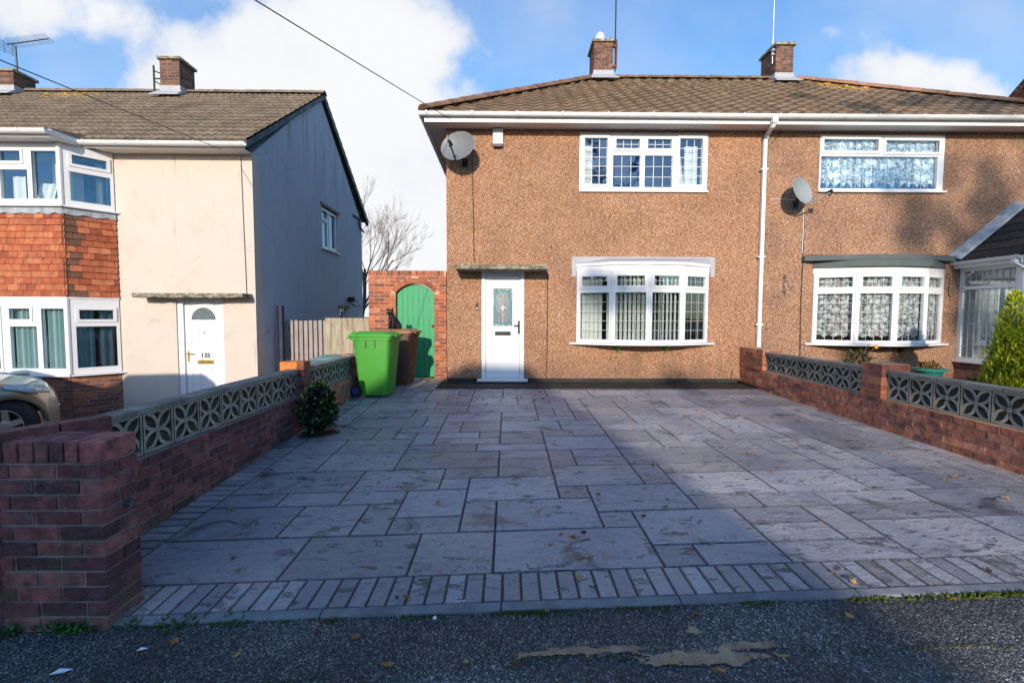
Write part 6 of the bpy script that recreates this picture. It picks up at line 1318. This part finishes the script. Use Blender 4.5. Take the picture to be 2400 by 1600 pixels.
tree('leafless pale twigged tree rising behind the cream house gable',(tb.x-.4,24,-.6),10.4,.12,5,5,'twig',wob=.14,kids=(3,5),ang=(16,38),lift=.4,lean=(.10,0,1))
# trees and houses on the far side of the road, behind the photographer
for i,(x,y,h,s,cl_) in enumerate(((5.6,-30,27,3,.30),(7.6,-31,28,8,.40),(10.0,-30,27,12,.45))): tree(('bare ivy clad tree across the road, left of three','bare ivy clad tree across the road, middle of three','bare ivy clad tree across the road, right of three')[i],(x,y,-.8),h,.26,s,4,'bark','trees across the road',cl_,kids=(3,4),ang=(25,55),lift=.3)
h2=thing('house','brick house across the road whose roof shades the driveway','house',(-3.5,-22,-1))
pk=[(-9.0,-1),(-.1,-1),(-.1,4.55),(-.95,5.55),(-2.3,7.05),(-2.85,7.75),(-4.1,7.78),(-5.6,6.98),(-7.2,6.0),(-9.0,4.9)]
pk=[(x,z+.78 if z>0 else z) for x,z in pk]
mb=MB(); mb.prism([(x,-18,z) for x,z in pk],(0,-8,0),(.33,.11,.07)); mb.build('wall',MT['brick'],h2)
mb=MB()
for (x0,z0),(x1,z1) in zip(pk[2:-1],pk[3:]): mb.hexa([(x0,-26.1,z0),(x1,-26.1,z1),(x1,-17.9,z1),(x0,-17.9,z0),(x0,-26.1,z0+.06),(x1,-26.1,z1+.06),(x1,-17.9,z1+.06),(x0,-17.9,z0+.06)],(.12,.08,.06))
mb.build('roof',MT['tile_b'],h2)
for x,z in ((-7.5,1.0),(-3.2,1.0),(-7.2,3.2),(-3.2,3.4)): mb=MB(); mb.M=frameM((x,-17.98,z-.6),(1,0,0)); mb.plate(0,1.4,0,1.2,[(.08,.66,.08,1.12),(.74,1.32,.08,1.12)],.0,-.05) ; mb.build('window',MT['upvc'],h2)
mb=MB(); rows=[]
for k in range(7): rows.append([(x,-46-2.2*math.sin(math.pi*k/6)*1.2-2*math.sin(x*.31),-1+k/6*(8.3+1.6*math.sin(x*.23)+1.2*math.sin(x*.61+1)+.9*math.sin(x*1.37))) for x in fr(-90,90,120)])
mb.grid(rows,(.045,.05,.03)); tag(mb.build('added_tree_belt',MT['leaf']),kind='stuff')  # unseen tree belt, added to block horizon glow from the window reflections
# unseen high van added to cast the hump of shadow on the bay
van=thing('shadow_van','unseen white high roofed van added on the left to shade the bay','van',(-8.6,.9,-.55))
pf=[(-9.9,-.2),(-9.75,.75),(-9.2,1.15),(-8.75,2.0),(-8.45,2.36),(-7.0,2.40),(-6.75,2.2),(-6.6,-.2)]
pf=[(x,z+.13 if z>0 else z) for x,z in pf]
mb=MB(); mb.prism([(x,.0,z) for x,z in pf],(0,1.4,0)); mb.build('body',MT['white_van'],van,bevel=.06)
for x in (-9.2,-7.3):
    for y in (.06,1.34): mb=MB(); mb.lathe([(.2,-.1),(.33,-.08),(.33,.08),(.2,.1)],24,M=Matrix.Translation((x,y,-.25))@Matrix.Rotation(R(90),4,'X')); mb.build('wheel',MT['rubber'],van,40)
# ================================================================ light
sun=bpy.data.lights.new('sun','SUN'); so=bpy.data.objects.new('sun',sun); COL.objects.link(so)
EL, AZ = R(17), R(7)
dirv=V((math.sin(AZ)*math.cos(EL), math.cos(AZ)*math.cos(EL), -math.sin(EL)))
so.rotation_euler=dirv.to_track_quat('-Z','Y').to_euler(); so.location=(-5,-20,12)
sun.energy=5.0; sun.angle=R(.53); sun.color=(1,.87,.72)
wd=bpy.data.worlds.new('World'); S.world=wd; wd.use_nodes=True; nt=wd.node_tree; nt.nodes.clear()
class W(G):
    def __init__(s): s.nt=nt
g=W(); out=g.n('ShaderNodeOutputWorld'); bg=g.n('ShaderNodeBackground'); sky=g.n('ShaderNodeTexSky')
sky.sky_type='NISHITA'; sky.sun_disc=False; sky.sun_elevation=EL; sky.sun_rotation=math.pi+AZ; sky.altitude=50; sky.air_density=1.0; sky.dust_density=.5; sky.ozone_density=3.0
bg.inputs[1].default_value=.14
d=g.n('ShaderNodeTexCoord').outputs['Generated']; sx=g.sep(d); yy=g.ma('MAXIMUM',sx[1],.05)
u=g.ma('DIVIDE',sx[0],yy); v=g.ma('DIVIDE',sx[2],yy)
cmb=g.n('ShaderNodeCombineXYZ'); g.put(cmb.inputs[0],u); g.put(cmb.inputs[1],v); uv=cmb.outputs[0]
def cl(px,py,sx_,sy_,wt): return ((px-1190)/1068,(741-py)/1068,sx_/1068,sy_/1068,wt)
blobs=[cl(880,450,270,330,1.2),cl(640,270,360,100,.85),cl(900,660,420,130,.9),cl(150,60,380,90,.85),cl(780,80,280,110,.85),cl(420,190,180,70,.5),cl(980,130,130,60,.45),cl(0,250,200,60,.25),
       cl(2130,185,230,75,.95),cl(2090,25,160,40,.42),cl(2330,250,120,60,.5),cl(1340,50,90,40,.28),cl(1700,150,160,30,.32),cl(1560,40,200,30,.2),cl(1950,90,120,30,.3),cl(200,175,150,34,-.38),cl(480,50,80,40,-.42),cl(900,225,70,40,-.3)]
acc=None
for a,b,c,e,wt in blobs:
    p=g.ma('DIVIDE',g.ma('SUBTRACT',u,a),c); q=g.ma('DIVIDE',g.ma('SUBTRACT',v,b),e)
    r=g.ma('ADD',g.ma('MULTIPLY',p,p),g.ma('MULTIPLY',q,q)); t=g.ma('MULTIPLY',g.ma('EXPONENT',g.ma('MULTIPLY',r,-1)),wt)
    acc=t if acc is None else g.ma('ADD',acc,t)
n1=g.noise(uv,4.2,9,.62); n2=g.noise(uv,13,6,.55)
den=g.ma('ADD',acc,g.ma('MULTIPLY',g.ma('SUBTRACT',n1,.5),1.7)); den=g.ma('ADD',den,g.ma('MULTIPLY',g.ma('SUBTRACT',n2,.5),.25))
fac=g.mr(den,.22,.86); 
veil=g.mr(g.noise(uv,2.2,6,.6),.3,.75,  .16,.50); fac=g.ma('MAXIMUM',fac,veil); front=g.mr(sx[1],.05,.2); fac=g.ma('MULTIPLY',fac,front)
hs=g.n('ShaderNodeHueSaturation'); hs.inputs['Saturation'].default_value=1.26; hs.inputs['Value'].default_value=1.95; g.put(hs.inputs['Color'],sky.outputs[0])
sh=g.noise(uv,5,5,.5); ccol=g.mix(g.mr(g.ma('ADD',g.ma('MULTIPLY',den,.5),g.ma('MULTIPLY',sh,.6)),.35,.9),(5.2,5.6,6.4),(6.8,6.85,7.0))
fc=g.mix(fac,hs.outputs[0],ccol); g.put(bg.inputs[0],fc); g.put(out.inputs[0],bg.outputs[0])
S.view_settings.view_transform='Standard'; S.view_settings.look='None'; S.view_settings.exposure=0; S.view_settings.gamma=1
S.render.resolution_x=1024; S.render.resolution_y=682
S.cycles.max_bounces=8; S.cycles.transparent_max_bounces=16
